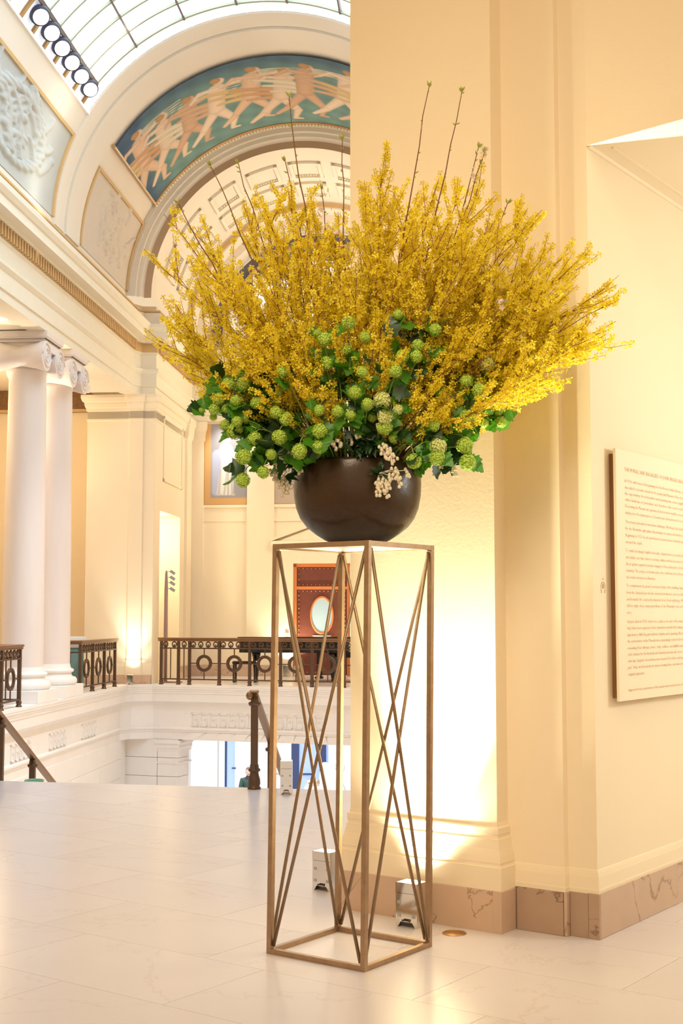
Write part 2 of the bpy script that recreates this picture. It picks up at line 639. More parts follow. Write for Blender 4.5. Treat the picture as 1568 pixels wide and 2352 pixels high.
EDGE_A, EDGE_B = (-3.346, 12.95), (0.085, 12.24)      # top of the stair, measured on the landing edge
ES = (EDGE_B[1] - EDGE_A[1]) / (EDGE_B[0] - EDGE_A[0])
edge_y = lambda x: EDGE_A[1] + ES * (x - EDGE_A[0])
floor_poly = [(-9, -3), (7, -3), (7, edge_y(5)), (5, edge_y(5)), (-4.2, edge_y(-4.2)), (-9, 13.2)]
floor = struct('floor', MB().prism(floor_poly, -0.28, -0.006), 'joint')
lim = [(-3.2, 2.4), (3.6, 2.4), (4.2, 9.0), (1.6, edge_y(1.6) + 0.015), (-4.1, edge_y(-4.1) + 0.015), (-4.6, 9.0)]
TW, TD, GAP = 1.16, 0.66, 0.0012
rowi = 0
for j in range(-14, 16):
    off = (0.0, 0.52, 0.21, 0.77)[j % 4] * TW
    for i in range(-10, 9):
        s0, e0 = i * TW + off, j * TD + 0.10
        q = [bw(s0 + GAP, e0 + GAP), bw(s0 + TW - GAP, e0 + GAP), bw(s0 + TW - GAP, e0 + TD - GAP), bw(s0 + GAP, e0 + TD - GAP)]
        q = [(p.x, p.y) for p in q]
        for k in range(len(lim)):
            q = clip(q, lim[k], lim[(k + 1) % len(lim)])
            if len(q) < 3:
                break
        if len(q) < 3:
            continue
        ar = abs(sum(q[k][0] * q[(k + 1) % len(q)][1] - q[(k + 1) % len(q)][0] * q[k][1] for k in range(len(q)))) / 2
        if ar < 0.004:
            continue
        part('slab', MB().prism(q, -0.006, 0.0), 'slab', floor)

# ------------------------------------------------------------------ rotunda pier, doorway header, passage
ZH = 4.056                      # height of the doorway head
pier = MB().prism([(-.98, .05), (-.055, .05), (-.055, .165), (.265, .165), (.272, .20), (.43, .20), (.43, 3.4), (-.98, 3.4)], 0.0, 6.6)
struct('wall_front', pier, 'plaster_warm', 'pier')
ca, sa = math.cos(math.radians(-6)), math.sin(math.radians(-6))
head = MB().prism([(.43, .20), (.43 + 3.2 * ca, .20 + 3.2 * sa), (3.7, 3.4), (.43, 3.4)], ZH, 6.6)
struct('ceiling_passage', head, 'plaster_warm', 'pier')
struct('wall_passage', MB().box(.43, 3.7, 3.4, 3.6, 0, 6.6), 'plaster_warm', 'pier')
crown = MB().prism_y([(.43, ZH - .012), (.442, ZH - .012), (.452, ZH), (.43, ZH)], .21, 3.39)
crown.prism_y([(.527, ZH - .006), (.539, ZH - .006), (.539, ZH), (.527, ZH)], .30, 3.39)
struct('trim_1', crown, 'plaster_warm', 'pier')
# pilaster base: marble plinth and plaster mouldings
ppath = [(-.98, .7), (-.98, .05), (-.055, .05), (-.055, .166)]
struct('trim_2', MB().sweep(ppath, [(0, .21), (.047, .21), (.047, .325), (.040, .329), (.037, .338), (.040, .348), (.035, .378), (.024, .415), (.018, .452),
                                    (.017, .462), (.012, .468), (.010, .482), (.014, .487), (.014, .517), (.004, .524), (.001, .540), (0, .545)]), 'plaster_warm', 'pier')
base = struct_root('baseboard_front', 'pier')
part('slab', MB().sweep([(-.98, .7), (-.98, .05), (-.056, .05)], [(0, 0), (.05, 0), (.05, .205), (.046, .21), (0, .21)]), 'basemarble', base)
part('slab', MB().sweep([(-.0555, .05), (-.055, .05), (-.055, .164)], [(0, 0), (.05, 0), (.05, .205), (.046, .21), (0, .21)]), 'basemarble', base)
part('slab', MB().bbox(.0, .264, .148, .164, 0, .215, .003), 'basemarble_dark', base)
part('slab', MB().bbox(.266, .284, .150, .199, 0, .215, .003), 'basemarble', base)
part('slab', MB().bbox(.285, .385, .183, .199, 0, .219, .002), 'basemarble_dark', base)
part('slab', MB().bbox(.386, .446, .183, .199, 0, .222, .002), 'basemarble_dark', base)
part('slab', MB().bbox(.431, .446, .200, 1.205, 0, .225, .003), 'basemarble', base)
part('slab', MB().bbox(.431, .443, 1.207, 3.39, 0, .225, .003), 'basemarble', base)
rpath = [(-.055, .165), (.265, .165), (.272, .20), (.43, .20), (.43, 3.39)]
struct('trim_3', MB().sweep(rpath, [(0, .216), (.012, .216), (.014, .238), (.012, .246), (.010, .30), (.006, .322), (.003, .334), (0, .338)]), 'plaster_warm', 'pier')

# walls that close the stair hall outside the picture
struct('wall_left_landing', MB().box(-4.75, -4.35, -3.0, 13.0, 0, 12), 'plaster_warm')
struct('wall_arch', MB().prism_y([(-4.75, 6.6), (-4.75, 13.6), (7.0, 13.6), (7.0, 6.6)], 8.3, 9.0), 'plaster_warm')
struct('wall_passage_right', MB().box(3.7, 4.0, -.15, 3.6, 0, 6.6), 'plaster_warm', 'pier')
struct('wall_right_hall', MB().box(4.9, 5.2, 9.5, 31.0, -4.4, 9.3), 'plaster', 'hall')
struct('wall_left_upper', MB().box(-5.2, -4.3, 9.0, 12.6, -4.4, 9.3), 'plaster', 'hall')

# ------------------------------------------------------------------ text panel on the passage wall
sign = thing('wall_text_panel', 'cream text panel with brown lettering about murals mounted off the passage wall', 'sign', bw(.43, .385, 1.165), BR)
part('gap_shade', MB().box(.0005, .036, .030, 1.34, .016, 1.29), 'sign_shade', sign)
part('board', MB().bbox(.036, .052, 0, 1.37, 0, 1.315, .002), 'sign', sign)
SIGN_LINES = [
    (2.377, 't', 'THE MURALS AND BAS-RELIEFS OF JOHN SINGER SARGENT'),
    (2.319, 'b', 'In 1916, with most of his paintings for the Boston Public Library completed, Sargent'),
    (2.284, 'b', 'was asked to provide murals for the newly built Museum of Fine Arts. He seized'),
    (2.252, 'b', 'the opportunity, for in his mind, mural painting was a more significant art than'),
    (2.219, 'b', 'either landscape or portraiture and, therefore, was a surer road to artistic'),
    (2.185, 'b', 'Decorating the Museum also guaranteed that his work would be on permanent'),
    (2.150, 'b', 'display near the masterpieces of ancient and old-master art he so admired.'),
    (2.103, 'c', 'The project presented tremendous challenges. Working in his studio, Sargent'),
    (2.067, 'c', 'for the Rotunda eight giant oil paintings on canvas and twelve reliefs in plaster.'),
    (2.031, 'c', 'Beginning in 1921, he also produced a second series of murals and reliefs'),
    (1.995, 'c', 'around the stairs.'),
    (1.951, 'd', 'To make his images legible from afar, Sargent had to set aside his lush'),
    (1.915, 'd', 'and adopt one that relied on strong outlines and broad areas of color. In'),
    (1.880, 'd', 'his program required extensive changes to the architecture of both the R'),
    (1.845, 'd', 'stairway. The project took nine years; the result was one of the most ambitious'),
    (1.810, 'd', 'decorative interiors in America.'),
    (1.766, 'e', 'To complement the grand, neoclassical style of the building, Sargent drew'),
    (1.729, 'e', 'from the classical past and also devised new themes, such as a debate between'),
    (1.694, 'e', 'and Romantic Art, enacted by characters from Greek mythology. While'),
    (1.660, 'e', "tell no single story, many pay tribute to the Museum's role as the guardian"),
    (1.624, 'e', 'arts.'),
    (1.577, 'f', 'Sargent died in 1925, before he could see the last of the murals installed.'),
    (1.543, 'f', 'they have been neglected, their reputation tarnished by changes in taste'),
    (1.508, 'f', 'appearance dulled by generations of grime and repainting. But, beginning'),
    (1.474, 'f', 'the conservators at the Museum have painstakingly removed the murals'),
    (1.438, 'f', 'renewing their vibrant colors, crisp outlines, and skillful modeling. Sargent'),
    (1.405, 'f', 'color scheme for the Rotunda and stairway areas has also been restored'),
    (1.371, 'f', "own day, Sargent's decorations were honored for their celebration of \u201cthe"),
    (1.337, 'f', 'past\u201d; they, and the handsome spaces housing them, now have been returned'),
    (1.302, 'f', 'original splendor.'),
    (1.221, 'g', 'Support for the conservation of the murals was provided by the Getty Grant'),
]


def text_mesh(s, size, width=None, shear=0.0):
    c = bpy.data.curves.new('lettering', 'FONT')
    c.body = s
    c.size = size
    c.resolution_u = 1
    c.shear = shear
    c.offset = 0.0
    o = bpy.data.objects.new('lettering', c)
    COL.objects.link(o)
    bpy.context.view_layer.update()
    me = bpy.data.meshes.new_from_object(o.evaluated_get(bpy.context.evaluated_depsgraph_get()))
    bpy.data.objects.remove(o)
    v = np.array([p.co[:] for p in me.vertices])
    f = [tuple(p.vertices) for p in me.polygons]
    bpy.data.meshes.remove(me)
    if width:
        v[:, 0] *= width / max(1e-6, v[:, 0].max() - v[:, 0].min())
    return v, f


blocks = {}
for z, blk, s in SIGN_LINES:
    k = {'t': 0.0180, 'g': 0.0116}.get(blk, 0.01215)
    sz = {'t': 0.030, 'g': 0.022}.get(blk, 0.0235)
    v, f = text_mesh(s, sz, len(s) * k, 0.25 if blk == 'g' else 0.0)
    keep = v
    mb = blocks.setdefault(blk, MB())
    vs = [(0.0532, 0.108 + p[0], z - 1.165 - 0.008 + p[1]) for p in v]
    lim_y = 1.345                                   # the board's own right margin
    f = [q for q in f if all(vs[i][1] < lim_y for i in q)]
    mb.add(vs, f)
for blk in 'tbcdefg':
    o = part('lettering', blocks[blk], 'ink', sign)
    o['kind'] = 'stuff'
# small audio guide mark on the wall
icon = thing('audio_guide_mark', 'tiny brown headphones symbol with number printed on the passage wall', 'wall mark', bw(.43, .317, 1.757), BR)
mk = MB()


def flat_arc(mb, cy, cz, r, w, a0, a1, sx=1.0, n=20):
    v, f = [], []
    for i in range(n + 1):
        t = a0 + (a1 - a0) * i / n
        for rr in (r - w / 2, r + w / 2):
            v.append((0.0008, cy + rr * math.cos(t) * sx, cz + rr * math.sin(t)))
    for i in range(n):
        f.append((2 * i, 2 * i + 1, 2 * i + 3, 2 * i + 2))
    mb.add(v, f)


part('band', (flat_arc(mk, 0, -.004, .025, .0035, -.25, PI + .25), mk)[1], 'ink_dark', icon)
mk = MB(); flat_arc(mk, 0, 0, .0085, .005, 0, 2 * PI)
part('ring', mk, 'ink_dark', icon)
for sgn in (-1, 1):
    mk = MB()
    mk.add([(0.0008, sgn * .0255, -.013), (0.0008, sgn * .0205, -.013), (0.0008, sgn * .0165, -.034), (0.0008, sgn * .0215, -.034)], [(0, 1, 2, 3)])
    part('ear_pad', mk, 'ink_dark', icon)
v, f = text_mesh('401', 0.016, 0.024)
part('lettering', MB().add([(0.0008, -.012 + p[0], .033 + p[1]) for p in v], f), 'ink', icon)

# ------------------------------------------------------------------ floor cover
cover = thing('floor_socket_cover', 'round brass cover set in the marble floor before the pilaster', 'floor cover', bw(-.213, -.118, 0), BR)
part('plate', MB().lathe([(.062, 0), (.062, .002), (.058, .004), (.052, .004), (.050, .0025), (.044, .0025), (.042, .004), (0.001, .0045)], 40), 'gratebrass', cover, True)
part('ring', MB().torus((0, 0, .0035), .056, .0022, 'z', 40, 6), 'brass', cover, True)


# ------------------------------------------------------------------ uplights
def make_uplight(label, loc, rz, power, aim, spot=95, beam=None, baim=None, bspot=50, h=.225, w=.13, d=.10, col=(1.0, 0.97, 0.72), blend=0.6, size=0.03):
    t = thing('uplight_box', label, 'uplight', loc, rz, 'box uplights on the floor')
    b = MB()
    b.box(-w / 2, w / 2, d / 2 - .006, d / 2, .0, h)
    b.box(-w / 2, -w / 2 + .005, -d / 2, d / 2, .0, h)
    b.box(w / 2 - .005, w / 2, -d / 2, d / 2, .0, h)
    part('shell', b, 'chrome', t)
    k = .028
    front = [(-w / 2, 0), (-w / 2 + .012, 0), (-w / 2 + .03, k), (w / 2 - .03, k), (w / 2 - .012, 0), (w / 2, 0), (w / 2, h * .76), (-w / 2, h * .76)]
    part('front_panel', MB().prism_y(front, -d / 2 - .004, -d / 2), 'chrome', t)
    part('top_band', MB().box(-w / 2, w / 2, -d / 2 - .006, -d / 2, h * .77, h), 'chrome', t)
    part('handle', MB().tube([(-.022, -d / 2 - .004, k + .004), (-.018, -d / 2 - .016, k + .010), (.018, -d / 2 - .016, k + .010), (.022, -d / 2 - .004, k + .004)], .0035, 6), 'dark', t)
    for sx in (-1, 1):
        for zz in (.26, .56):
            part('clip', MB().box(sx * (w / 2 - .020) - .009, sx * (w / 2 - .020) + .009, -d / 2 - .007, -d / 2 - .004, h * zz - .008, h * zz + .008), 'grey', t)
    part('inner_box', MB().box(-w / 2 + .005, w / 2 - .005, -d / 2, d / 2 - .006, k, h - .045), 'dark', t)
    part('lamp', MB().lathe([(.0, h - .045), (.036, h - .045), (.046, h - .012), (.040, h - .012), (.001, h - .020)], 20), 'glow', t)
    c, s = math.cos(rz), math.sin(rz)
    light('uplight_beam', 'SPOT', Vector(loc) + Vector((0, 0, h + .01)), power, col, size, aim=aim, spot=spot, blend=blend)
    if beam:
        light('uplight_beam', 'SPOT', Vector(loc) + Vector((0, 0, h + .012)), beam, col, size, aim=baim, spot=bspot, blend=.9)
    return t


make_uplight('polished steel uplight box standing against the front of the lit pilaster', bw(-.477, -.105), BR, 75, bw(-.40, .03, 1.6), 112, 1150, bw(-.36, .05, 1.6), 56, blend=.7)
make_uplight('polished steel uplight box at the hidden left flank of the pilaster', bw(-1.375, .36), BR, 60, bw(-1.06, .60, 2.2), 90)
make_uplight('steel uplight box on the landing beside the stair post', (-.50, 12.02, 0), HR + .1, 5, (-.4, 12.6, 2.2), 80, h=.30, w=.11)
make_uplight('small uplight box at the foot of the far white-lit pier', hw(-4.09, 30.98), HR, 28, hw(-4.05, 31.36, 2.0), 100, 230, hw(-4.06, 31.30, 2.6), 60, col=(1.0, .97, .82))

# ------------------------------------------------------------------ stair well of pale stone
nose = [(-.45, 0), (0, 0), (0, -.055), (-.012, -.07), (-.012, -.10), (-.03, -.115), (-.034, -.15), (-.05, -.175), (-.052, -.205), (-.070, -.225), (-.075, -.40),
        (-.11, -.41), (-.16, -.44), (-.195, -.50), (-.205, -.58), (-.21, -.61), (-.21, -1.00), (-.185, -1.005), (-.160, -1.03), (-.160, -1.06), (-.185, -1.08), (-.195, -1.12), (-.215, -1.14), (-.22, -1.30), (-.45, -1.30)]
xs = lambda x: ((fw(x, 0) - HO).dot(V), (fw(x, 0) - HO).dot(U))
well_path = [(-4.08, 12.6), (-4.08, 30.78), (-3.96, 31.02), xs(0.0), xs(3.6), xs(7.6), (4.08, 12.0)]
struct('trim_4', MB().sweep(well_path, nose), 'stone', 'hall')
wl = struct_root('wall_left', 'hall')
# coursed stone blocks under the moulding on the left
zc = [-1.30, -1.74, -2.18, -2.62, -3.06, -3.50, -3.94, -4.35]
for r in range(len(zc) - 1):
    l = 12.6 - (r % 2) * 1.1
    while l < 30.9:
        l1 = min(l + 2.2, 30.98)
        part('stone', MB().bbox(-4.55, -4.28, max(l, 12.6) + .004, l1 - .004, zc[r + 1] + .004, zc[r] - .004, .006), 'stone', wl)
        l = l1 + 1e-6 if l1 < 30.98 else 99
part('mortar', MB().box(-4.6, -4.29, 12.6, 31.4, -4.35, -1.3), 'stone', wl)
we = struct_root('wall_end', 'far')
for r in range(len(zc) - 1):
    part('stone', MB().bbox(-1.4, .04, .19, .6, zc[r + 1] + .004, zc[r] - .004, .006), 'stone', we)
    part('stone', MB().bbox(.05, .60, .215, .8, zc[r + 1] + .004, zc[r] - .004, .006), 'stone', we)
part('capital', MB().sweep([(.05, .9), (.05, .215), (.60, .215), (.60, .9)][::-1], [(0, -1.32), (-.06, -1.32), (-.06, -1.40), (-.03, -1.42), (-.03, -1.50), (-.015, -1.53), (0, -1.60)][::-1]), 'stone', we)
part('fillet', MB().sweep([(.05, .9), (.05, .215), (.60, .215), (.60, .9)][::-1], [(0, -1.84), (-.02, -1.845), (-.02, -1.87), (0, -1.88)][::-1]), 'stone', we)
part('stone', MB().bbox(6.9, 7.6, .2, .8, -4.35, -1.3, .006), 'stone', we)
# flat arch stones over the opening
for k in range(16):
    x0 = .60 + k * .42
    sl = (x0 - 3.9) * .10
    part('voussoir', MB().prism_y([(x0 + .003 - sl, -1.13), (x0 + .417 - sl, -1.13), (x0 + .417, -1.30), (x0 + .003, -1.30)], .184, .60), 'stone', we)
# key-pattern panels carved on the frieze: left wall and end wall
key = None


def key_panel(parent, x0, z0, face, flip, w=.20, h=.30):
    """a raised square key: open frame with a small bar inside; local axis x along the wall, y out of it"""
    b = MB()
    t = .022
    segs = [(0, w, h - t, h), (0, t, 0, h), (0, w * .86, 0, t), (w * .86 - t, w * .86, 0, h * .62), (w * .30, w * .62, h * .52, h * .52 + t * .8)]
    for a, c, d, e in segs:
        if flip:
            b.box(x0 + a, x0 + c, face - .03, face + .01, z0 + d, z0 + e)
        else:
            b.box(face - .01, face + .03, x0 + a, x0 + c, z0 + d, z0 + e)
    return part('key_ornament', b, 'stone', parent)


kl = struct_root('trim_5', 'hall')
for l0 in (16.2, 18.5, 20.75, 23.1, 25.35, 27.6):
    for k in range(5):
        key_panel(kl, l0 + k * .235, -.97, -4.29, False)
kf = struct_root('trim_6', 'far')
for x0 in (.95, 1.19, 1.43, 1.67, 1.91, 2.15, 2.39, 2.63, 2.87, 3.11, 3.35, 3.59, 3.83, 4.07):
    key_panel(kf, x0, -.97, .21, True)

# floors of the galleries and the lower hall
struct('floor_gallery', MB().prism([(-9.2, 12.6), (-4.40, 12.6), (-4.40, 30.7), (-4.2, 31.4), (-9.2, 38)], -.25, -.001), 'slab', 'hall')
a0, b0 = xs(-.2), xs(7.7)
struct('floor_end', MB().prism([(-5.4, 31.5), (a0[0], a0[1] + .3), (b0[0], b0[1] + .3), (5.6, 29.4), (5.6, 38), (-5.4, 38)], -.25, -.002), 'slab', 'hall')
struct('floor_lower', MB().box(-8, 8, 12, 44, -4.5, -4.35), 'stone', 'hall')
struct('ceiling_lower', MB().box(-8, 8, 33.0, 41, -1.2, -1.0), 'white', 'hall')

# steps going down from the landing
stairs = struct_root('stairs')
for k in range(24):
    y0 = k * .33
    q = [(x, edge_y(x) + y0 + .003) for x in (-4.6, 1.6)] + [(1.6, edge_y(1.6) + y0 + .34), (-4.6, edge_y(-4.6) + y0 + .34)]
    part('step', MB().prism(q, -.17 * (k + 1) - .16, -.17 * (k + 1)), 'stone', stairs)

# ------------------------------------------------------------------ entablature over the left colonnade and round the end bay
EP = [(-.35, 7.00), (0, 7.00), (0, 7.17), (.03, 7.18), (.03, 7.48), (.05, 7.50), (.09, 7.56), (.09, 7.61), (.02, 7.64), (.02, 7.96), (.05, 7.99), (.05, 8.02)]
EP2 = [(.05, 8.24), (.13, 8.25), (.15, 8.29), (.36, 8.30), (.36, 8.46), (.39, 8.48), (.44, 8.56), (.45, 8.64), (.10, 8.70), (-.35, 8.71)]
ent_path = [(-4.1, 10.0), (-4.1, 30.95), (-3.95, 31.22), (-3.63, 31.27), (-3.63, 35.75), (3.63, 35.75), (3.63, 31.27), (4.1, 30.95), (4.1, 10.0)]
struct('trim_7', MB().sweep(ent_path, EP), 'entab', 'hall')
struct('trim_8', MB().sweep(ent_path, EP2), 'entab', 'hall')
dent = struct_root('trim_9', 'hall')
part('cove', MB().sweep(ent_path, [(.04, 8.02), (.05, 8.02), (.05, 8.24), (.04, 8.24)]), 'ochre', dent)
db = MB()
l = 16.0
while l < 30.8:
    db.box(-4.06, -3.985, l, l + .085, 8.03, 8.235)
    l += .15
l = 31.4
while l < 35.6:
    db.box(-3.60, -3.515, l, l + .085, 8.03, 8.235)
    l += .15
part('dentils', db, 'ochre', dent, kind='stuff')
struct('trim_10', MB().sweep(ent_path, [(-.3, 8.71), (.12, 8.71), (.12, 8.98), (.09, 9.0), (.06, 9.06), (0.0, 9.08), (0, 9.17), (-.3, 9.17)]), 'vault', 'hall')
struct('trim_11', MB().sweep(ent_path, [(.10, 9.0), (.125, 9.005), (.125, 9.045), (.09, 9.05)]), 'ochre', 'hall')
bl = MB()
l = 16.0
while l < 30.7:
    bl.ball((-4.06, l, 7.63), .022, 6, 4)
    l += .10
struct('trim_12', bl, 'entab', 'hall')
# beam behind, gallery ceiling, gallery walls
struct('wall_beam', MB().box(-5.15, -4.12, 10, 31.0, 7.02, 9.1), 'entab', 'hall')
struct('ceiling_gallery', MB().box(-9.4, -5.15, 10, 38, 7.55, 7.7), 'plaster', 'hall')
struct('trim_13', MB().prism_y([(-5.15, 7.02), (-5.25, 7.1), (-5.32, 7.3), (-5.5, 7.5), (-5.6, 7.55), (-5.15, 7.55)], 10, 34), 'entab', 'hall')
struct('wall_gallery', MB().box(-9.6, -9.2, 10, 38, 0, 7.6), 'plaster_warm', 'hall')
struct('wall_gallery_end', MB().box(-9.3, -5.3, 33.6, 34.0, 0, 7.6), 'plaster_warm', 'hall')
fr = struct_root('trim_14', 'hall')
part('frieze', MB().box(-9.2, -5.6, 33.52, 33.6, 6.95, 7.55), 'darkfrieze', fr)
part('gilt_edge', MB().box(-9.2, -5.6, 33.49, 33.53, 6.95, 7.03), 'ochre', fr)

# pier at the corner of the end bay
pr = struct_root('wall_pier', 'hall')
part('shaft', MB().prism([(-5.32, 31.34), (-4.30, 31.34), (-4.26, 31.30), (-3.93, 31.30), (-3.90, 31.34), (-3.66, 31.34), (-3.63, 31.38), (-3.63, 31.92), (-5.32, 33.6)], 0, 7.02), 'plaster', pr)
ppr = [(-5.32, 32.6), (-5.32, 31.34), (-4.30, 31.34), (-4.26, 31.30), (-3.93, 31.30), (-3.90, 31.34), (-3.66, 31.34), (-3.63, 31.38), (-3.63, 35.7)]
part('capital', MB().sweep(ppr, [(0, 6.36), (.02, 6.38), (.02, 6.41), (0, 6.43), (0, 6.60), (.03, 6.62), (.03, 6.68), (.05, 6.70), (.07, 6.78), (.07, 6.82), (.11, 6.84), (.14, 6.93), (.14, 7.0), (0, 7.02)]), 'plaster', pr)
part('base', MB().sweep(ppr[:7], [(0, 0), (.07, 0), (.07, .22), (.06, .23), (.05, .42), (.02, .50), (.02, .56), (0, .6)]), 'plaster', pr)
part('plinth', MB().sweep(ppr[:7], [(0, 0), (.085, 0), (.085, .22), (0, .22)]), 'basemarble', pr)
# side wall of the end bay with its doorway
sw = struct_root('wall_side', 'hall')
part('panel', MB().box(-4.9, -3.63, 31.9, 34.35, 4.22, 7.0), 'plaster', sw)
part('panel', MB().box(-3.9, -3.63, 34.35, 35.8, 0, 7.0), 'plaster', sw)
part('jamb', MB().box(-4.95, -3.901, 34.36, 34.6, 0, 4.22), 'plaster', sw)
part('niche_back', MB().box(-5.2, -4.92, 31.9, 34.6, 0, 4.3), 'plaster', sw)
fm = MB()
for (l0, l1, z0, z1) in ((32.2, 34.5, 6.55, 6.62), (32.2, 34.5, 4.98, 5.05), (32.2, 32.28, 4.98, 6.62), (34.42, 34.5, 4.98, 6.62)):
    fm.box(-3.64, -3.60, l0, l1, z0, z1)
part('panel_moulding', fm, 'plaster', sw)
part('pilaster', MB().box(-3.66, -3.56, 34.9, 35.5, 0.3, 6.4), 'plaster', sw)
part('capital', MB().sweep([(-3.63, 34.9), (-3.56, 34.9), (-3.56, 35.5), (-3.63, 35.5)], [(.0, 6.4), (.04, 6.5), (.06, 6.75), (.10, 6.82), (.10, 6.98), (0, 6.98)]), 'plaster', sw)
part('plinth', MB().box(-3.64, -3.54, 34.36, 35.8, 0, .3), 'basemarble', sw)
struct('wall_side_right', MB().box(3.63, 4.4, 31.3, 36, 0, 9.2), 'plaster', 'hall')

# ------------------------------------------------------------------ end wall with pictures and the red door
LE = 35.8
wb = struct_root('wall_back', 'hall')
part('panel', MB().box(-3.9, -.80, LE, LE + .4, 0, 9.3), 'plaster', wb)
part('panel', MB().box(.80, 3.9, LE, LE + .4, 0, 9.3), 'plaster', wb)
part('panel', MB().box(-.80, .80, LE, LE + .4, 3.06, 9.3), 'plaster', wb)
for a0_, a1_ in ((-3.63, -3.27), (-2.06, -1.31), (1.31, 2.06), (3.27, 3.63)):
    part('pilaster', MB().box(a0_, a1_, LE - .07, LE, .3, 6.45), 'plaster', wb)
    part('capital', MB().sweep([(a0_, LE), (a0_, LE - .07), (a1_, LE - .07), (a1_, LE)], [(0, 6.42), (.03, 6.46), (.03, 6.55), (.05, 6.7), (.08, 6.78), (.09, 6.98), (0, 6.98)]), 'plaster', wb)
for a0_, a1_ in ((-3.27, -2.06), (2.06, 3.27), (-1.31, 1.31)):
    part('moulding', MB().box(a0_, a1_, LE - .03, LE, 4.22, 4.28), 'plaster', wb)
    part('moulding', MB().box(a0_, a1_, LE - .05, LE, 4.60, 4.68), 'plaster', wb)
part('plinth', MB().box(-3.6, -1.35, LE - .1, LE, 0, .3), 'basemarble', wb)
part('plinth', MB().box(1.35, 3.6, LE - .1, LE, 0, .3), 'basemarble', wb)
# door surround with pediment
ds = struct_root('trim_15', 'hall')
part('surround', MB().box(-1.20, -.78, LE - .10, LE, 0, 3.20), 'plaster', ds)
part('surround', MB().box(.78, 1.20, LE - .10, LE, 0, 3.20), 'plaster', ds)
part('lintel', MB().box(-1.20, 1.20, LE - .12, LE, 3.06, 3.42), 'plaster', ds)
part('cornice', MB().sweep([(-1.26, LE), (-1.26, LE - .12), (1.26, LE - .12), (1.26, LE)], [(0, 3.40), (.04, 3.42), (.05, 3.50), (.10, 3.56), (.12, 3.66), (0, 3.68)]), 'plaster', ds)
part('tympanum', MB().prism_y([(-1.2, 3.66), (1.2, 3.66), (0, 4.12)], LE - .10, LE), 'plaster', ds)
for sx in (-1, 1):
    part('raking_cornice', MB().prism_y([(sx * 1.40, 3.66), (sx * 1.40, 3.74), (0, 4.26), (0, 4.16)][::sx], LE - .15, LE), 'plaster', ds)
# door
dr = struct_root('door_1', 'hall')
fr2 = MB()
fr2.box(-.80, -.69, LE + .01, LE + .10, 0, 3.06); fr2.box(.69, .80, LE + .01, LE + .10, 0, 3.06); fr2.box(-.80, .80, LE + .01, LE + .10, 2.96, 3.06)
part('frame', fr2, 'doortrim', dr)
part('transom_rail', MB().box(-.69, .69, LE + .02, LE + .10, 2.345, 2.43), 'doortrim', dr)
part('upper_panel', MB().box(-.69, .69, LE + .05, LE + .10, 2.43, 2.96), 'doorred', dr)
part('leaf', MB().box(-.69, .69, LE + .05, LE + .10, .02, 2.345), 'doorred', dr)
ov = [(.30 * math.cos(t), 1.645 + .485 * math.sin(t)) for t in np.linspace(0, 2 * PI, 40, endpoint=False)]
pane = part('oval_pane', MB().prism_y(ov, LE + .042, LE + .052), 'doorglass', dr, label='pale oval glass pane')
part('rim', MB().torus((0, LE + .045, 1.645), .30, .022, 'y', 40, 6), 'doortrim', dr)
# stretch the rim to the oval
rimo = [c for c in dr.children if c.name.startswith('rim')][0]
for vv in rimo.data.vertices:
    vv.co.z = 1.645 + (vv.co.z - 1.645) * (.485 / .30)
part('push_plate', MB().box(-.25, .25, LE + .03, LE + .05, 1.02, 1.10), 'doorglass', dr)
stud_me = MB().ball((0, 0, 0), .017, 6, 4).mesh('stud', M['stud'], True)
pts = []
for z0, z1 in ((2.47, 2.92), (.1, 2.30)):
    n = max(2, int((z1 - z0) / .115))
    for k in range(n + 1):
        pts += [(-.63, z0 + (z1 - z0) * k / n), (.63, z0 + (z1 - z0) * k / n)]
    for k in range(1, 11):
        x = -.63 + 1.26 * k / 11
        pts += [(x, z1), (x, z0)]
for x, z in pts:
    o = link('stud', stud_me, dr)
    o.location = (x, LE + .045, z)
# wall box beside the door
swt = thing('wall_control_box', 'small grey control box on the white wall beside the red door', 'control box', hw(-.93, LE - .10, 1.08), HR)
part('case', MB().bbox(-.05, .05, -.03, 0, -.09, .09, .008), 'cloth', swt)
part('display', MB().box(-.035, .035, -.033, -.03, .0, .06), 'grey', swt)

# ------------------------------------------------------------------ barrel vault over the stair
vt = struct_root('ceiling', 'hall')
part('vault_side', MB().arc(8.6, 24.45, 0, 32.4, RV, nt=16), 'vault', vt, True)
part('vault_side', MB().arc(8.6, 24.45, 147.6, 180, RV, nt=16), 'vault', vt, True)
part('vault_end', MB().arc(8.6, 12.05, 32.4, 147.6, RV, nt=48), 'vault', vt, True)
part('vault_rib', MB().arc(24.45, 30.12, 0, 180, RV, nt=72), 'vault', vt, True)
part('rib_band', MB().arcbox(24.46, 25.02, 0, 180, RV - .035, RV + .02, 72), 'vault', vt, 'auto')
part('rib_band', MB().arcbox(25.10, 26.02, 0, 180, RV - .06, RV + .02, 72), 'vault', vt, 'auto')
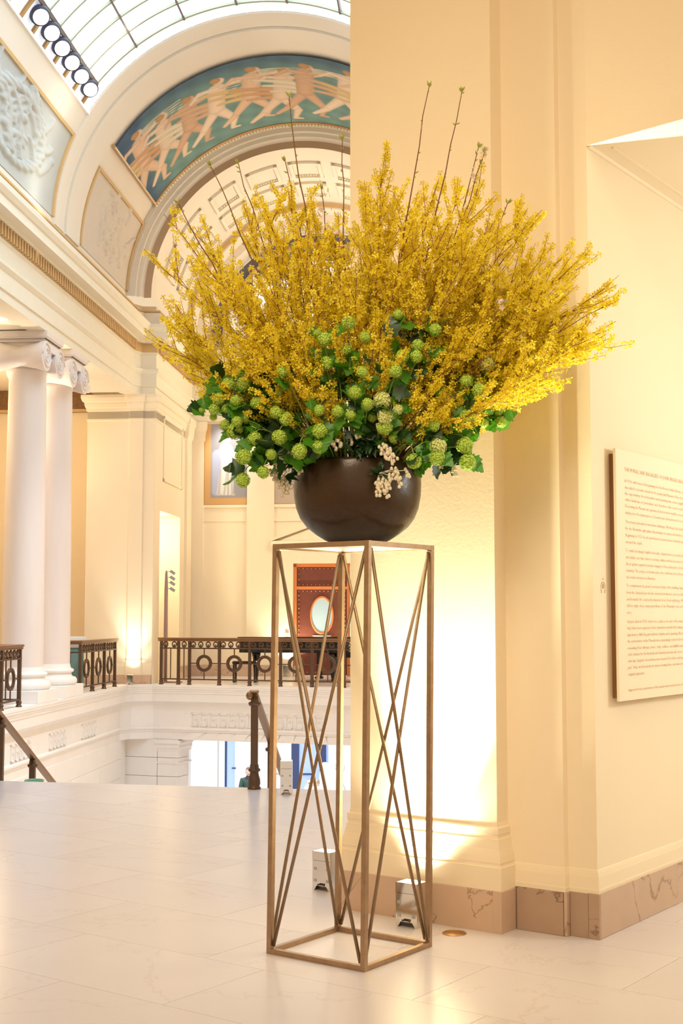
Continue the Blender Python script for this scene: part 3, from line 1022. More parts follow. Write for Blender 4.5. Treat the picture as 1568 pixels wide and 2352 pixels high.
# arch ring at the end of the barrel, stepping in to the lower barrel of the end bay
ring = MB()
steps = [(30.12, RV), (30.12, 4.00), (30.16, 3.98), (30.16, 3.88), (30.24, 3.86), (30.24, 3.83)]
for (l0, r0), (l1, r1) in zip(steps, steps[1:]):
    ring.arc(l0, l1, 0, 180, r0, r1, nt=72)
part('arch_fillet', ring, 'vault', vt, 'auto')
part('arch_band', MB().arc(30.24, 30.24, 0, 180, 3.83, 3.78, nt=72).arc(30.24, 30.30, 0, 180, 3.78, 3.74, nt=72).arc(30.30, 30.36, 0, 180, 3.74, 3.72, nt=72), 'vault', vt, 'auto')
part('arch_face', MB().arc(30.36, 30.36, 0, 180, 3.72, 3.55, nt=72), 'vault_tan', vt)
part('end_barrel', MB().arc(30.36, 34.4, 0, 180, 3.55, nt=72), 'vault', vt, True)
part('end_ring', MB().arc(34.4, 34.4, 0, 180, 3.55, 3.36, nt=60).arc(34.4, 34.9, 0, 180, 3.36, 3.34, nt=60).arc(34.9, 34.9, 0, 180, 3.34, 3.14, nt=60).arc(34.9, 35.75, 0, 180, 3.14, 3.12, nt=60), 'vault', vt, 'auto')
part('end_ring_band', MB().arcbox(34.38, 34.44, 0, 180, 3.40, 3.50, 60), 'ochre', vt)
# coffers on the end barrel
for (l0, l1) in ((31.25, 32.35), (32.75, 33.85)):
    for k in range(9):
        t = 13 + k * 17.6
        fr_ = MB()
        r0, r1 = 3.48, 3.56
        fr_.arcbox(l0, l0 + .09, t, t + 13, r0, r1, 6)
        fr_.arcbox(l1 - .09, l1, t, t + 13, r0, r1, 6)
        fr_.arcbox(l0, l1, t, t + 1.4, r0, r1, 1)
        fr_.arcbox(l0, l1, t + 11.6, t + 13, r0, r1, 1)
        cf = part('coffer_frame', fr_, 'vault', vt)
        bd = MB()
        for q in range(9):
            tt = math.radians(t + 2 + q * 9 / 8.0)
            for ll in (l0 + .13, l1 - .13):
                bd.ball((-3.52 * math.cos(tt), ll, ZC + 3.52 * math.sin(tt)), .026, 5, 3)
        part('bead', bd, 'bead', cf, kind='stuff')
# lunette at the end, a slate window behind the flowers
lu = struct_root('window_2', 'hall')
half = [(3.10 * math.cos(t), 9.2 + 3.05 * math.sin(t)) for t in np.linspace(0, PI, 40)]
part('ground', MB().prism_y(half, 35.76, 35.79), 'lunette', lu)
for k in range(7):
    x = -2.4 + k * .8
    h = math.sqrt(max(0.1, 2.75 ** 2 - x * x))
    part('pane', MB().box(x - .33, x + .33, 35.72, 35.76, 9.30, 9.2 + h * .82), 'paleglass' if k % 2 else 'white', lu)
part('arch_bar', MB().torus((0, 35.72, 9.2), 2.75, .05, 'y', 40, 6, 0, PI), 'vault_tan', lu)

# ------------------------------------------------------------------ skylight
sk = struct_root('window_1', 'hall')
LB = [24.0 - .6 * k for k in range(0, 21)]          # transverse bars
AB = [39.1, 53.7, 68.5, 83.2, 96.8, 111.5, 126.3, 140.9]
part('rim', MB().arc(24.02, 24.47, 32.4, 147.6, RV + .0, nt=60), 'rim', sk, True)
for k, l in enumerate(LB):
    part('glazing_bar', MB().arcbox(l - .028, l + .028, 39.1, 140.9, RV - .03, RV + .04, 40), 'bar', sk, 'auto')
for a in AB:
    part('purlin', MB().arcbox(LB[-1], 24.03, a - .28, a + .28, RV - .045, RV + .04, 1), 'bar_dark', sk)
for k in range(len(LB) - 1):
    for i in range(len(AB) - 1):
        part('pane', MB().arc(LB[k + 1] + .03, LB[k] - .03, AB[i] + .2, AB[i + 1] - .2, RV + .02, nt=8), 'glow_day', sk)
# opal strip with gilded bars and round lamps along the left edge
for k in range(len(LB) - 1):
    part('opal_panel', MB().arc(LB[k + 1] + .04, LB[k] - .04, 32.5, 38.8, RV + .015, nt=3), 'opal', sk)
    part('gilded_bar', MB().arcbox(LB[k] - .04, LB[k] + .04, 32.4, 39.0, RV - .03, RV + .03, 3), 'bar_gold', sk)
part('opal_panel', MB().arc(10, 24.0, 141.2, 147.5, RV + .015, nt=3), 'opal', sk)
part('edge_bar', MB().arcbox(11, 24.0, 38.6, 39.5, RV - .05, RV + .03, 1), 'bar_dark', sk)
part('edge_bar', MB().arcbox(11, 24.45, 32.2, 32.55, RV - .05, RV + .03, 1), 'rim', sk)
lampnames = ['nearest the corner of the vault rim', 'second from the corner of the vault rim', 'third from the corner of the vault rim', 'fourth from the corner of the vault rim',
             'fifth from the corner of the vault rim', 'sixth and last from the corner of the vault rim']
for k in range(6):
    l = 23.75 - .6 * k
    t = math.radians(36.2)
    p = hw(-(RV - .02) * math.cos(t), l, ZC + (RV - .02) * math.sin(t))
    lp = thing('skylight_lamp', 'domed skylight lamp with bright face, ' + lampnames[k], 'lamp', p, HR, 'lamps along the skylight edge')
    sh = MB().lathe([(.165, .05), (.172, -.01), (.165, -.05), (.120, -.11), (.07, -.15), (.001, -.16)], 20)
    fa = MB().lathe([(.001, .030), (.10, .026), (.132, .012), (.138, -.005)], 20)
    R_ = Vector((.42, -.62, -.66)).to_track_quat('Z', 'Y').to_matrix()
    for mbx in (sh, fa):
        mbx.v = [tuple(R_ @ Vector(q) + Vector((.06, -.02, -.03) if mbx is sh else (.085, -.03, -.065))) for q in mbx.v]
    part('shell', sh, 'lampshell', lp, True)
    part('lit_face', fa, 'lampface', lp, True)
    part('bracket', MB().tube([(.02, 0, .02), (-.06, 0, .08)], .02, 6), 'lampshell', lp)


# ------------------------------------------------------------------ relief panels on the vault sides
def relief_height(nl, nt, seed, wreath):
    r = np.random.default_rng(seed)
    X, Y = np.meshgrid(np.linspace(0, 1.35, nl), np.linspace(0, 1, nt), indexing='ij')
    H = np.zeros_like(X)

    def stroke(pts, w, h):
        nonlocal H
        for (x0, y0), (x1, y1) in zip(pts, pts[1:]):
            dx, dy = x1 - x0, y1 - y0
            L2 = dx * dx + dy * dy + 1e-9
            t = np.clip(((X - x0) * dx + (Y - y0) * dy) / L2, 0, 1)
            d = np.hypot(X - x0 - t * dx, Y - y0 - t * dy)
            H = np.maximum(H, h * np.sqrt(np.clip(1 - (d / w) ** 2, 0, 1)))
    if wreath:
        cx, cy = .78, .52
        for k in range(26):
            a = 2 * PI * k / 26
            x, y = cx + .30 * math.cos(a), cy + .34 * math.sin(a)
            stroke([(x, y), (x + .07 * math.cos(a + 1.2), y + .07 * math.sin(a + 1.2))], .035, 1.0)
    for k in range(34 if wreath else 30):
        x, y = r.uniform(.42, 1.12), r.uniform(.14, .86)
        a = r.uniform(-.6, .6) + PI / 2
        pts = [(x, y)]
        for q in range(5):
            a += r.uniform(-.55, .55)
            x += .055 * math.cos(a); y += .055 * math.sin(a)
            pts.append((x, y))
        stroke(pts, r.uniform(.012, .04), r.uniform(.45, 1.0))
    for k in range(7):
        x, y = r.uniform(.5, 1.05), r.uniform(.25, .8)
        stroke([(x, y), (x + .001, y)], .045, 1.0)
    return H


def relief(root_label, l0, l1, t0, t1, m, seed, wreath, mirror):
    def tr(t):
        return 180 - t if mirror else t
    a, l = (-RV * math.cos(math.radians(tr(12))), (l0 + l1) / 2)
    root = thing('relief_panel', root_label, 'relief', hw(a, l, ZC + RV * math.sin(math.radians(12))), HR)
    off = Vector((a, l, ZC + RV * math.sin(math.radians(12))))
    nl, nt = 110, 90
    Hh = relief_height(nl, nt, seed, wreath)
    v, f = [], []
    for i in range(nl):
        for k in range(nt):
            t = math.radians(tr(t0 + (t1 - t0) * k / (nt - 1)))
            r = RV - .012 - Hh[i, k] * .065
            v.append(Vector((-r * math.cos(t), l0 + (l1 - l0) * i / (nl - 1), ZC + r * math.sin(t))) - off)
    for i in range(nl - 1):
        for k in range(nt - 1):
            f.append((i * nt + k, i * nt + k + 1, (i + 1) * nt + k + 1, (i + 1) * nt + k))
    part('carving', MB().add(v, f), m, root, True)
    fr_ = MB()
    for (u0, u1, s0, s1, n) in ((l0, l1, t1 - .15, t1 + .7, 1), (l1 - .04, l1 + .05, t0, t1 + .7, 12), (l0 - .05, l0 + .04, t0, t1 + .7, 12)):
        b = MB().arcbox(u0, u1, tr(s0), tr(s1), RV - .05, RV + .01, n)
        b.v = [tuple(Vector(p) - off) for p in b.v]
        fr_.add(b.v, b.f)
    part('frame', fr_, 'ochre', root)


relief('pale grey-blue carved relief panel with a wreath beside the skylight edge', 18.4, 24.30, 1.5, 24.6, 'relief_cool', 3, True, False)
relief('beige carved relief panel in the corner between the two vault ribs', 26.2, 30.06, 1.5, 24.6, 'relief_warm', 11, False, False)

# ------------------------------------------------------------------ painted band on the vault (invented dancers in place of the original picture)
mu = thing('vault_painting', 'curved teal and peach painting of dancing figures across the vault', 'painting', hw(0, 28.2, ZC + RV), HR)
moff = Vector((0, 28.2, ZC + RV))
NLm, NTm = 110, 460
l0, l1, t0, t1 = 26.32, 30.0, 32.9, 147.1
Lg, Tg = np.meshgrid(np.linspace(0, 1, NLm), np.linspace(0, 1, NTm), indexing='ij')
SX = Tg * (math.radians(t1 - t0) * RV)               # metres along the arc
SY = (1 - Lg) * (l1 - l0)                            # metres, 0 at the far (lower) edge
pr_ = np.random.default_rng(5)
teal, blue = np.array([.155, .270, .245]), np.array([.060, .105, .170])
edge = np.clip((0.9 - SX) / .9, 0, 1)[..., None] + np.clip((SY - 2.9) / .8, 0, .8)[..., None]
paint = teal * (1 - np.clip(edge, 0, 1)) + blue * np.clip(edge, 0, 1)
paint = paint * (1 + .12 * np.sin(SX * 9 + SY * 5)[..., None] * np.sin(SX * 3.1 - SY * 7)[..., None])


def cap(p, q, w0, w1, c, soft=.03):
    global paint
    dx, dy = q[0] - p[0], q[1] - p[1]
    t = np.clip(((SX - p[0]) * dx + (SY - p[1]) * dy) / (dx * dx + dy * dy + 1e-9), 0, 1)
    d = np.hypot(SX - p[0] - t * dx, SY - p[1] - t * dy)
    w = w0 + (w1 - w0) * t
    m_ = np.clip((w - d) / soft + .5, 0, 1)[..., None]
    tone = 1 - .22 * np.clip(d / w, 0, 1.2)[..., None] ** 2
    paint = paint * (1 - m_) + np.array(c) * tone * m_


SKINS = [(.72, .49, .33), (.76, .56, .40), (.62, .39, .25), (.80, .62, .46)]
x = .25
kf_ = 0
while x < 8.0:
    c = SKINS[kf_ % 4]
    hgt = pr_.uniform(1.15, 1.45)
    base_y = pr_.uniform(.22, .55) + (.25 if kf_ % 3 == 1 else 0)
    lean = pr_.uniform(.15, .55)
    hip = (x + .25 * lean, base_y + .95 * hgt)
    neck = (hip[0] + .35 * lean, hip[1] + .75 * hgt)
    robe = [(.68, .48, .22), (.62, .40, .25), (.72, .62, .46), (.60, .34, .18)][(kf_ * 7) % 4]
    for q in range(3):
        cap((hip[0] - .1, hip[1] + .2 * q), (hip[0] - .75 - .15 * q, hip[1] + .1 + .35 * q), .13, .05, robe, .06)
    cap(hip, (x - .42, base_y + .42), .17, .10, c); cap((x - .42, base_y + .42), (x - .72, base_y + .12), .10, .06, c)
    cap(hip, (x + .42, base_y + .45), .17, .10, c); cap((x + .42, base_y + .45), (x + .30, base_y - .02), .10, .055, c); cap((x + .30, base_y - .02), (x + .46, base_y - .06), .055, .04, c)
    cap(hip, neck, .20, .22, c)
    cap(neck, (neck[0] + .50, neck[1] + .05), .09, .07, c); cap((neck[0] + .50, neck[1] + .05), (neck[0] + .82, neck[1] + .22), .07, .045, c)
    cap(neck, (neck[0] - .40, neck[1] + .12), .09, .07, c); cap((neck[0] - .40, neck[1] + .12), (neck[0] - .66, neck[1] - .12), .07, .045, c)
    cap((neck[0] + .10, neck[1] + .30), (neck[0] + .12, neck[1] + .34), .13, .12, c)
    cap((neck[0] + .04, neck[1] + .38), (neck[0] + .02, neck[1] + .40), .12, .11, (.50, .28, .12))
    if kf_ % 2 == 0:
        for q in range(4):
            cap((neck[0] + .2, neck[1] + .1 + .06 * q), (neck[0] + 1.3, neck[1] - .1 + .12 * q), .022, .012, (.78, .66, .48), .02)
    x += pr_.uniform(.62, .9)
    kf_ += 1
v, f = [], []
for i in range(NLm):
    for k in range(NTm):
        t = math.radians(t0 + (t1 - t0) * k / (NTm - 1))
        r = RV - .066
        v.append(Vector((-r * math.cos(t), l0 + (l1 - l0) * i / (NLm - 1), ZC + r * math.sin(t))) - moff)
for i in range(NLm - 1):
    for k in range(NTm - 1):
        f.append((i * NTm + k, i * NTm + k + 1, (i + 1) * NTm + k + 1, (i + 1) * NTm + k))
mo = part('painted_field', MB().add(v, f), 'mural', mu, True)
ca_ = mo.data.color_attributes.new('paint', 'FLOAT_COLOR', 'POINT')
ca_.data.foreach_set('color', np.concatenate([np.clip(paint, 0, 1), np.ones(paint.shape[:2] + (1,))], 2).reshape(-1).astype('f'))


def at_off(mb, off):
    mb.v = [tuple(Vector(p) - off) for p in mb.v]
    return mb


part('frame_moulding', at_off(MB().arcbox(29.97, 30.12, 32.2, 147.8, RV - .09, RV - .02, 72), moff), 'gilt', mu, 'auto')
part('frame_moulding', at_off(MB().arcbox(26.22, 30.0, 32.2, 32.9, RV - .09, RV - .02, 1), moff), 'gilt', mu)
part('frame_moulding', at_off(MB().arcbox(26.22, 30.0, 147.1, 147.8, RV - .09, RV - .02, 1), moff), 'gilt', mu)
bd = MB()
for k in range(104):
    t = math.radians(32.4 + 115.2 * k / 103)
    bd.ball((-(RV - .10) * math.cos(t) - moff.x, 30.06 - moff.y, ZC + (RV - .10) * math.sin(t) - moff.z), .034, 6, 4)
for tt in (32.5, 147.5):
    for k in range(40):
        t = math.radians(tt)
        bd.ball((-(RV - .09) * math.cos(t) - moff.x, 26.3 + k * .093 - moff.y, ZC + (RV - .09) * math.sin(t) - moff.z), .024, 5, 3)
part('bead', bd, 'bead', mu, kind='stuff')

# ------------------------------------------------------------------ coupled columns of the left gallery
col = thing('column', 'nearer pale marble column with scrolled capital, tallest in the left colonnade', 'column', hw(-4.60, 24.6), HR)
part('plinth', MB().bbox(-.52, .52, -.62, .62, 0, .235, .006), 'stone', col)
part('base', MB().lathe([(.50, .235), (.525, .26), (.54, .30), (.535, .35), (.505, .39), (.45, .40), (.44, .42), (.425, .45), (.43, .48), (.46, .49), (.475, .52), (.465, .55), (.42, .565), (.405, .60), (.395, .66)], 40), 'stone', col, 'auto')
part('shaft', MB().lathe([(.392, .66), (.388, 1.5), (.380, 3.0), (.370, 4.5), (.355, 6.0), (.35, 6.25), (.365, 6.27), (.365, 6.31), (.35, 6.33)], 40), 'column', col, 'auto')
cp = MB()
cp.lathe([(.35, 6.33), (.36, 6.40), (.43, 6.48), (.46, 6.54), (.44, 6.60)], 32)
part('echinus', cp, 'column', col, True)
part('abacus', MB().sweep([(-.50, -.50), (.50, -.50), (.50, .50), (-.50, .50), (-.50, -.50)][::1], [(0, 6.86), (.03, 6.90), (.04, 6.97), (.04, 7.0), (-.5, 7.0)]).box(-.46, .46, -.46, .46, 6.80, 6.87), 'column', col)
for sy in (-1, 1):
    # bolster: a waisted roll along x with a spiral at both ends
    rl, n = MB(), 24
    vs, fs = [], []
    prof = [(-.50, .29), (-.46, .29), (-.30, .24), (0, .19), (.30, .24), (.46, .29), (.50, .29)]
    for xx, rr in prof:
        for i in range(n):
            t = 2 * PI * i / n
            vs.append((xx, sy * .42 + rr * math.cos(t), 6.53 + rr * math.sin(t)))
    for k in range(len(prof) - 1):
        for i in range(n):
            j = (i + 1) % n
            fs.append((k * n + i, k * n + j, (k + 1) * n + j, (k + 1) * n + i))
    fs.append(tuple(range(n))); fs.append(tuple((len(prof) - 1) * n + i for i in range(n)))
    vol = part('volute', rl.add(vs, fs), 'column', col, 'auto')
    sp = MB()
    for sx in (-1, 1):
        pts = []
        for k in range(46):
            t = k / 45 * 2.4 * 2 * PI
            rr = .268 * (1 - k / 45 * .86)
            pts.append((sx * .505, sy * .42 + sy * rr * math.cos(t), 6.53 + rr * math.sin(t)))
        sp.tube(pts, .021, 5)
        sp.ball((sx * .50, sy * .42, 6.53), .04, 8, 5)
    part('spiral', sp, 'column', vol, True)
part('channel', MB().box(-.49, .49, -.42, .42, 6.66, 6.81), 'column', col)
dup(col, hw(-4.60, 26.35), HR, 'farther pale marble column with scrolled capital, half hidden by the nearer column')
dup(col, hw(-4.60, 19.0), HR, 'marble column of the left colonnade standing outside the picture edge')


# ------------------------------------------------------------------ bronze railings
def scroll_mesh():
    b = MB().torus((0, 0, .955), .055, .016, 'y', 14, 6, -PI / 2 + .55, 1.5 * PI - .55)
    b.ball((-.036, 0, .900), .020, 6, 4); b.ball((.036, 0, .900), .020, 6, 4)
    b.box(-.012, .012, -.014, .014, .87, .955)
    return b.mesh('scroll', M['bronze'], True)


SCROLL = scroll_mesh()


def ring_mesh():
    b = MB()
    n = 32
    for (ro, ri, y) in ((.20, .150, .022), (.150, .128, .012)):
        vs, fs = [], []
        for i in range(n):
            t = 2 * PI * i / n
            c, s = math.cos(t), math.sin(t)
            vs += [(ro * c, -y, .51 + ro * s), (ro * c, y, .51 + ro * s), (ri * c, y, .51 + ri * s), (ri * c, -y, .51 + ri * s)]
        for i in range(n):
            j = (i + 1) % n
            for k in range(4):
                q = (k + 1) % 4
                fs.append((i * 4 + k, i * 4 + q, j * 4 + q, j * 4 + k))
        b.add(vs, fs)
    return b.mesh('ring', M['bronze'])


RING = ring_mesh()
FOOT = MB().lathe([(.055, 0), (.058, .015), (.045, .03), (.040, .05), (.052, .075), (.048, .10), (.034, .115)], 10).mesh('foot', M['bronze'], True)
POST = MB().bbox(-.032, .032, -.032, .032, .10, 1.03, .006).mesh('post', M['bronze'])
SPOKE_L = MB().tube([(0, 0, .12), (0, 0, .31)], .014, 6).mesh('spoke', M['bronze'])
SPOKE_U = MB().tube([(0, 0, .71), (0, 0, .86)], .014, 6).mesh('spoke', M['bronze'])


def railing(label, loc, rz, x0, x1, posts, rings, thin=(), group='bronze gallery railings', closed_ends=True):
    r = thing('gallery_railing', label, 'railing', loc, rz, group)
    part('top_rail', MB().bbox(x0 - .05, x1 + .05, -.06, .06, 1.065, 1.11, .01).box(x0 - .04, x1 + .04, -.04, .04, 1.025, 1.065), 'bronze_polished', r)
    part('middle_rail', MB().box(x0, x1, -.035, .035, .845, .875), 'bronze', r)
    part('bottom_rail', MB().box(x0, x1, -.028, .028, .115, .145), 'bronze', r)
    for p in posts:
        for nm, me in (('post', POST), ('foot', FOOT)):
            o = link(nm, me, r); o.location = (p, 0, 0)
    for p in rings:
        o = link('ring', RING, r); o.location = (p, 0, 0)
        for me in (SPOKE_L, SPOKE_U):
            o = link('spoke', me, r); o.location = (p, 0, 0)
    ps = sorted(posts)
    for a, b in zip(ps, ps[1:]):
        inner = [q for q in rings if a < q < b]
        if inner:
            q = inner[0]
            part('cross_bar', MB().box(a, q - .19, -.012, .012, .495, .52), 'bronze', r)
            part('cross_bar', MB().box(q + .19, b, -.012, .012, .495, .52), 'bronze', r)
        n = max(1, int((b - a - .06) / .155))
        for k in range(n):
            o = link('scroll', SCROLL, r)
            o.location = (a + (b - a) * (k + .5) / n, 0, 0)
    for p in thin:
        part('baluster', MB().tube([(p, 0, .12), (p, 0, .86)], .013, 6), 'bronze', r)
    return r


c14 = math.sqrt(1 + .264 ** 2)
tx = lambda a: (a + 3.6) * c14                      # across -> along the far edge
railing('long bronze gallery railing with five ring panels before the piano', fw(0, .10), HR + FA, tx(-3.45), tx(2.6),
        [tx(a) for a in (-3.42, -2.98, -2.70, -1.95, -1.20, -.45, .30, 1.05, 1.80, 2.55)], [tx(a) for a in (-2.33, -1.58, -.83, -.08, .67, 1.42, 2.17)],
        thin=[tx(a) for a in (-3.30, -3.18, -2.84)])
light_r = HR + PI / 2
railing('three-panel bronze railing between the farther column and the white-lit pier', hw(-4.23, 27.2), light_r, 0, 2.9, [.03, .98, 1.94, 2.87], [.5, 1.46, 2.4])
railing('short bronze return railing turning into the gallery before the teal table', hw(-4.78, 27.2), HR, 0, .50, [.03], [], thin=[.18, .34])
railing('bronze railing panel nearest the camera at the edge of the nearer column', hw(-4.19, 20.3), light_r, 0, 2.95, [.03, 1.0, 1.97, 2.92], [.5, 1.48, 2.45])
railing('short bronze return railing behind the nearer column', hw(-4.85, 23.2), HR, 0, .62, [.05], [], thin=[.25, .42])
railing('short dark railing end seen in the gap between the two columns', hw(-5.35, 27.2), HR, 0, .40, [.03, .37], [], thin=[.2])


# ------------------------------------------------------------------ stair handrails
def stair_post(root, p, top, w=.066):
    h = top - p.z
    ps = MB()
    ps.bbox(p.x - w / 2, p.x + w / 2, p.y - w / 2, p.y + w / 2, p.z + .20, p.z + h, .006)
    part('post', ps, 'bronze', root)
    part('post_base', MB().lathe([(.062, p.z), (.062, p.z + .015), (.050, p.z + .025), (.058, p.z + .05), (.055, p.z + .09), (.040, p.z + .14), (.042, p.z + .16), (.056, p.z + .165), (.056, p.z + .185), (.044, p.z + .19), (.040, p.z + .225)], 16, (p.x, p.y)), 'bronze', root, True)


def stair_rail(label, a, d, n, over, first_on_floor=True):
    """a: floor point of the first post, d: plan direction, rail falls 0.5 per metre"""
    r = thing('stair_handrail', label, 'handrail', a, 0, 'bronze stair handrails')
    dv = Vector((d[0], d[1], 0)).normalized()
    top0 = .86
    for k in range(n):
        q = dv * (1.02 * k)
        zt = top0 - .515 * 1.02 * k
        fl = 0.0 if (k == 0 and first_on_floor) else zt - 1.02
        stair_post(r, Vector((q.x, q.y, fl)), zt - .02)
        part('post_cap', MB().lathe([(.05, zt - .09), (.058, zt - .075), (.058, zt - .06), (.036, zt - .05), (.036, zt + .01)], 12, (q.x, q.y)), 'bronze', r, True)
    end = dv * (1.02 * n) + Vector((0, 0, top0 - .515 * 1.02 * n + .02))
    st = Vector((0, 0, top0 + .02)) - dv * (.02 if over == 0 else over)
    if over:
        st.z = top0 + .02 + .515 * over
    part('rail', MB().bar(st, end, .062, h=.045).bar(st + Vector((0, 0, .026)), end + Vector((0, 0, .026)), .040, h=.015), 'bronze_polished', r)
    return r


cr = stair_rail('bronze stair post with knuckled end and rail descending at the landing edge', (-.815, 12.36, 0), (.10, 1.0), 7, 0)
kb = MB()
for k in range(3):
    kb.ball((-.045 + .008 * k, -.035 + .035 * k, .865), .034, 10, 7, 1.2)
part('scroll_end', kb, 'bronze_polished', cr, True)
part('rail_cap', MB().bbox(-.05, .04, -.05, .05, .885, .915, .01), 'bronze_polished', cr)
lr = stair_rail('bronze handrail sloping down along the left stair wall', (-3.575, 13.86, 0), (.10, 1.0), 6, 1.3, False)
lr.location.z = -.33

# ------------------------------------------------------------------ smaller things in the hall
dish = thing('green_urn', 'green glazed round vessel with dark inside beyond the landing edge', 'urn', at(78.5, 1795, 14.2) + Vector((0, 0, -.55)))
part('body', MB().lathe([(.055, 0), (.075, .02), (.06, .06), (.10, .30), (.115, .48), (.098, .545), (.106, .56), (.10, .57), (.085, .556), (.075, .40), (.001, .38)], 28), 'green', dish, True)
part('soil', MB().lathe([(.084, .535), (.04, .545), (.001, .548)], 20), 'dark', dish)

# grand piano behind the far railing
pn = thing('grand_piano', 'black grand piano on the far gallery in front of the red door', 'piano', hw(-.35, 33.1), HR)
out = [(-1.45, -.30), (-1.42, -.62), (-1.2, -.72), (-.5, -.74), (1.35, -.76), (1.40, -.70), (1.40, .72), (1.30, .74), (.2, .60), (-.5, .28), (-1.15, .10), (-1.4, -.08)]
part('case', MB().prism([(p[0] * .97, p[1] * .97) for p in out], .72, .99), 'black', pn)
part('lid', MB().prism(out, 1.075, 1.105), 'black', pn)
part('rim', MB().prism([(p[0] * .985, p[1] * .985) for p in out], .99, 1.075), 'black', pn)
part('keybed', MB().bbox(1.05, 1.62, -.70, .70, .60, .74, .02), 'black', pn)
part('keys', MB().box(1.42, 1.58, -.60, .60, .74, .765), 'bell', pn)
for (x, y) in ((-1.0, -.28), (.95, -.52), (.95, .52)):
    part('leg', MB().lathe([(.05, 0), (.05, .06), (.04, .08), (.055, .12), (.075, .35), (.09, .60), (.11, .66), (.11, .73)], 14, (x, y)), 'black', pn, True)
part('lyre', MB().box(.5, .62, -.10, -.06, .08, .72).box(.5, .62, .06, .10, .08, .72).box(.46, .66, -.14, .14, .06, .11), 'black', pn)
bn = thing('piano_bench', 'black upholstered piano bench by the keyboard end of the piano', 'bench', hw(-1.55, 32.35), HR)
part('seat', MB().bbox(-.30, .30, -.18, .18, .44, .52, .02), 'black', bn)
for sx in (-1, 1):
    for sy in (-1, 1):
        part('leg', MB().box(sx * .26 - .025, sx * .26 + .025, sy * .14 - .025, sy * .14 + .025, 0, .44), 'black', bn)
for a_, nm in ((-.92, 'small steel uplight box at the near side of the red door'), (-.62, 'small steel uplight box between piano legs and red door'), (.92, 'small steel uplight box at the far side of the red door')):
    make_uplight(nm, hw(a_, 35.45), HR, 150, hw(a_ * 1.05, LE, 2.6), 100, h=.30, w=.18)

# light pole with four small heads
lpole = thing('light_pole', 'tall mauve pole with four small spotlights on short arms', 'light stand', hw(-3.47, 32.0), HR)
part('pole', MB().lathe([(.045, .03), (.05, 1.2), (.045, 2.3), (.030, 2.68), (.015, 2.74)], 10), 'polewood', lpole, True)
part('base', MB().box(-.06, .42, -.03, .03, 0, .03).box(-.03, .03, -.25, .25, 0, .03), 'polewood', lpole)
for k, z in enumerate((2.70, 2.56, 2.43, 2.28)):
    ar = part('arm', MB().tube([(0, 0, z), (.06, 0, z + .015), (.12, 0, z + .005)], .010, 6), 'grey', lpole)
    part('head', MB().bar((.10, 0, z + .03), (.21, 0, z - .045), .07, up=(0, 1, 0), h=.055), 'grey', ar)

# bar table with cloth and yellow flowers behind the return railing
tb = thing('bar_table', 'round table under a pale cloth with teal skirt behind the gallery railing', 'table', hw(-4.87, 28.6), HR)
part('top', MB().lathe([(.001, 1.165), (.34, 1.165), (.35, 1.16), (.345, .93)], 28), 'cloth', tb, True)
sk_ = MB()
vs, fs = [], []
n = 56
for k, z in enumerate((.0, .5, .94)):
    for i in range(n):
        t = 2 * PI * i / n
        r = .30 + (.022 * (1 - z * .5)) * math.sin(i * PI / 2)
        vs.append((r * math.cos(t), r * math.sin(t), z))
for k in range(2):
    for i in range(n):
        j = (i + 1) % n
        fs.append((k * n + i, k * n + j, (k + 1) * n + j, (k + 1) * n + i))
part('skirt', sk_.add(vs, fs), 'teal', tb, True)
yf = thing('flower_vase', 'tiny vase with a yellow flower on the cloth-covered table', 'vase', hw(-4.93, 28.45, 1.166), HR)
part('vase', MB().lathe([(.025, 0), (.03, .03), (.018, .06), (.022, .075)], 12), 'cloth', yf, True)
part('flower', MB().ball((0, 0, .10), .032, 9, 6).ball((.02, .01, .085), .022, 8, 5), 'petal', yf, True)

cs = thing('ceiling_spotlight', 'small white spotlight hanging under the gallery ceiling beside the farther column', 'spotlight', hw(-4.66, 29.0, 7.02), HR)
part('stem', MB().tube([(0, 0, 0), (0, 0, -.20)], .012, 6), 'white', cs)
part('head', MB().lathe([(.03, -.36), (.055, -.35), (.06, -.22), (.04, -.19), (.001, -.185)], 14), 'white', cs, True)


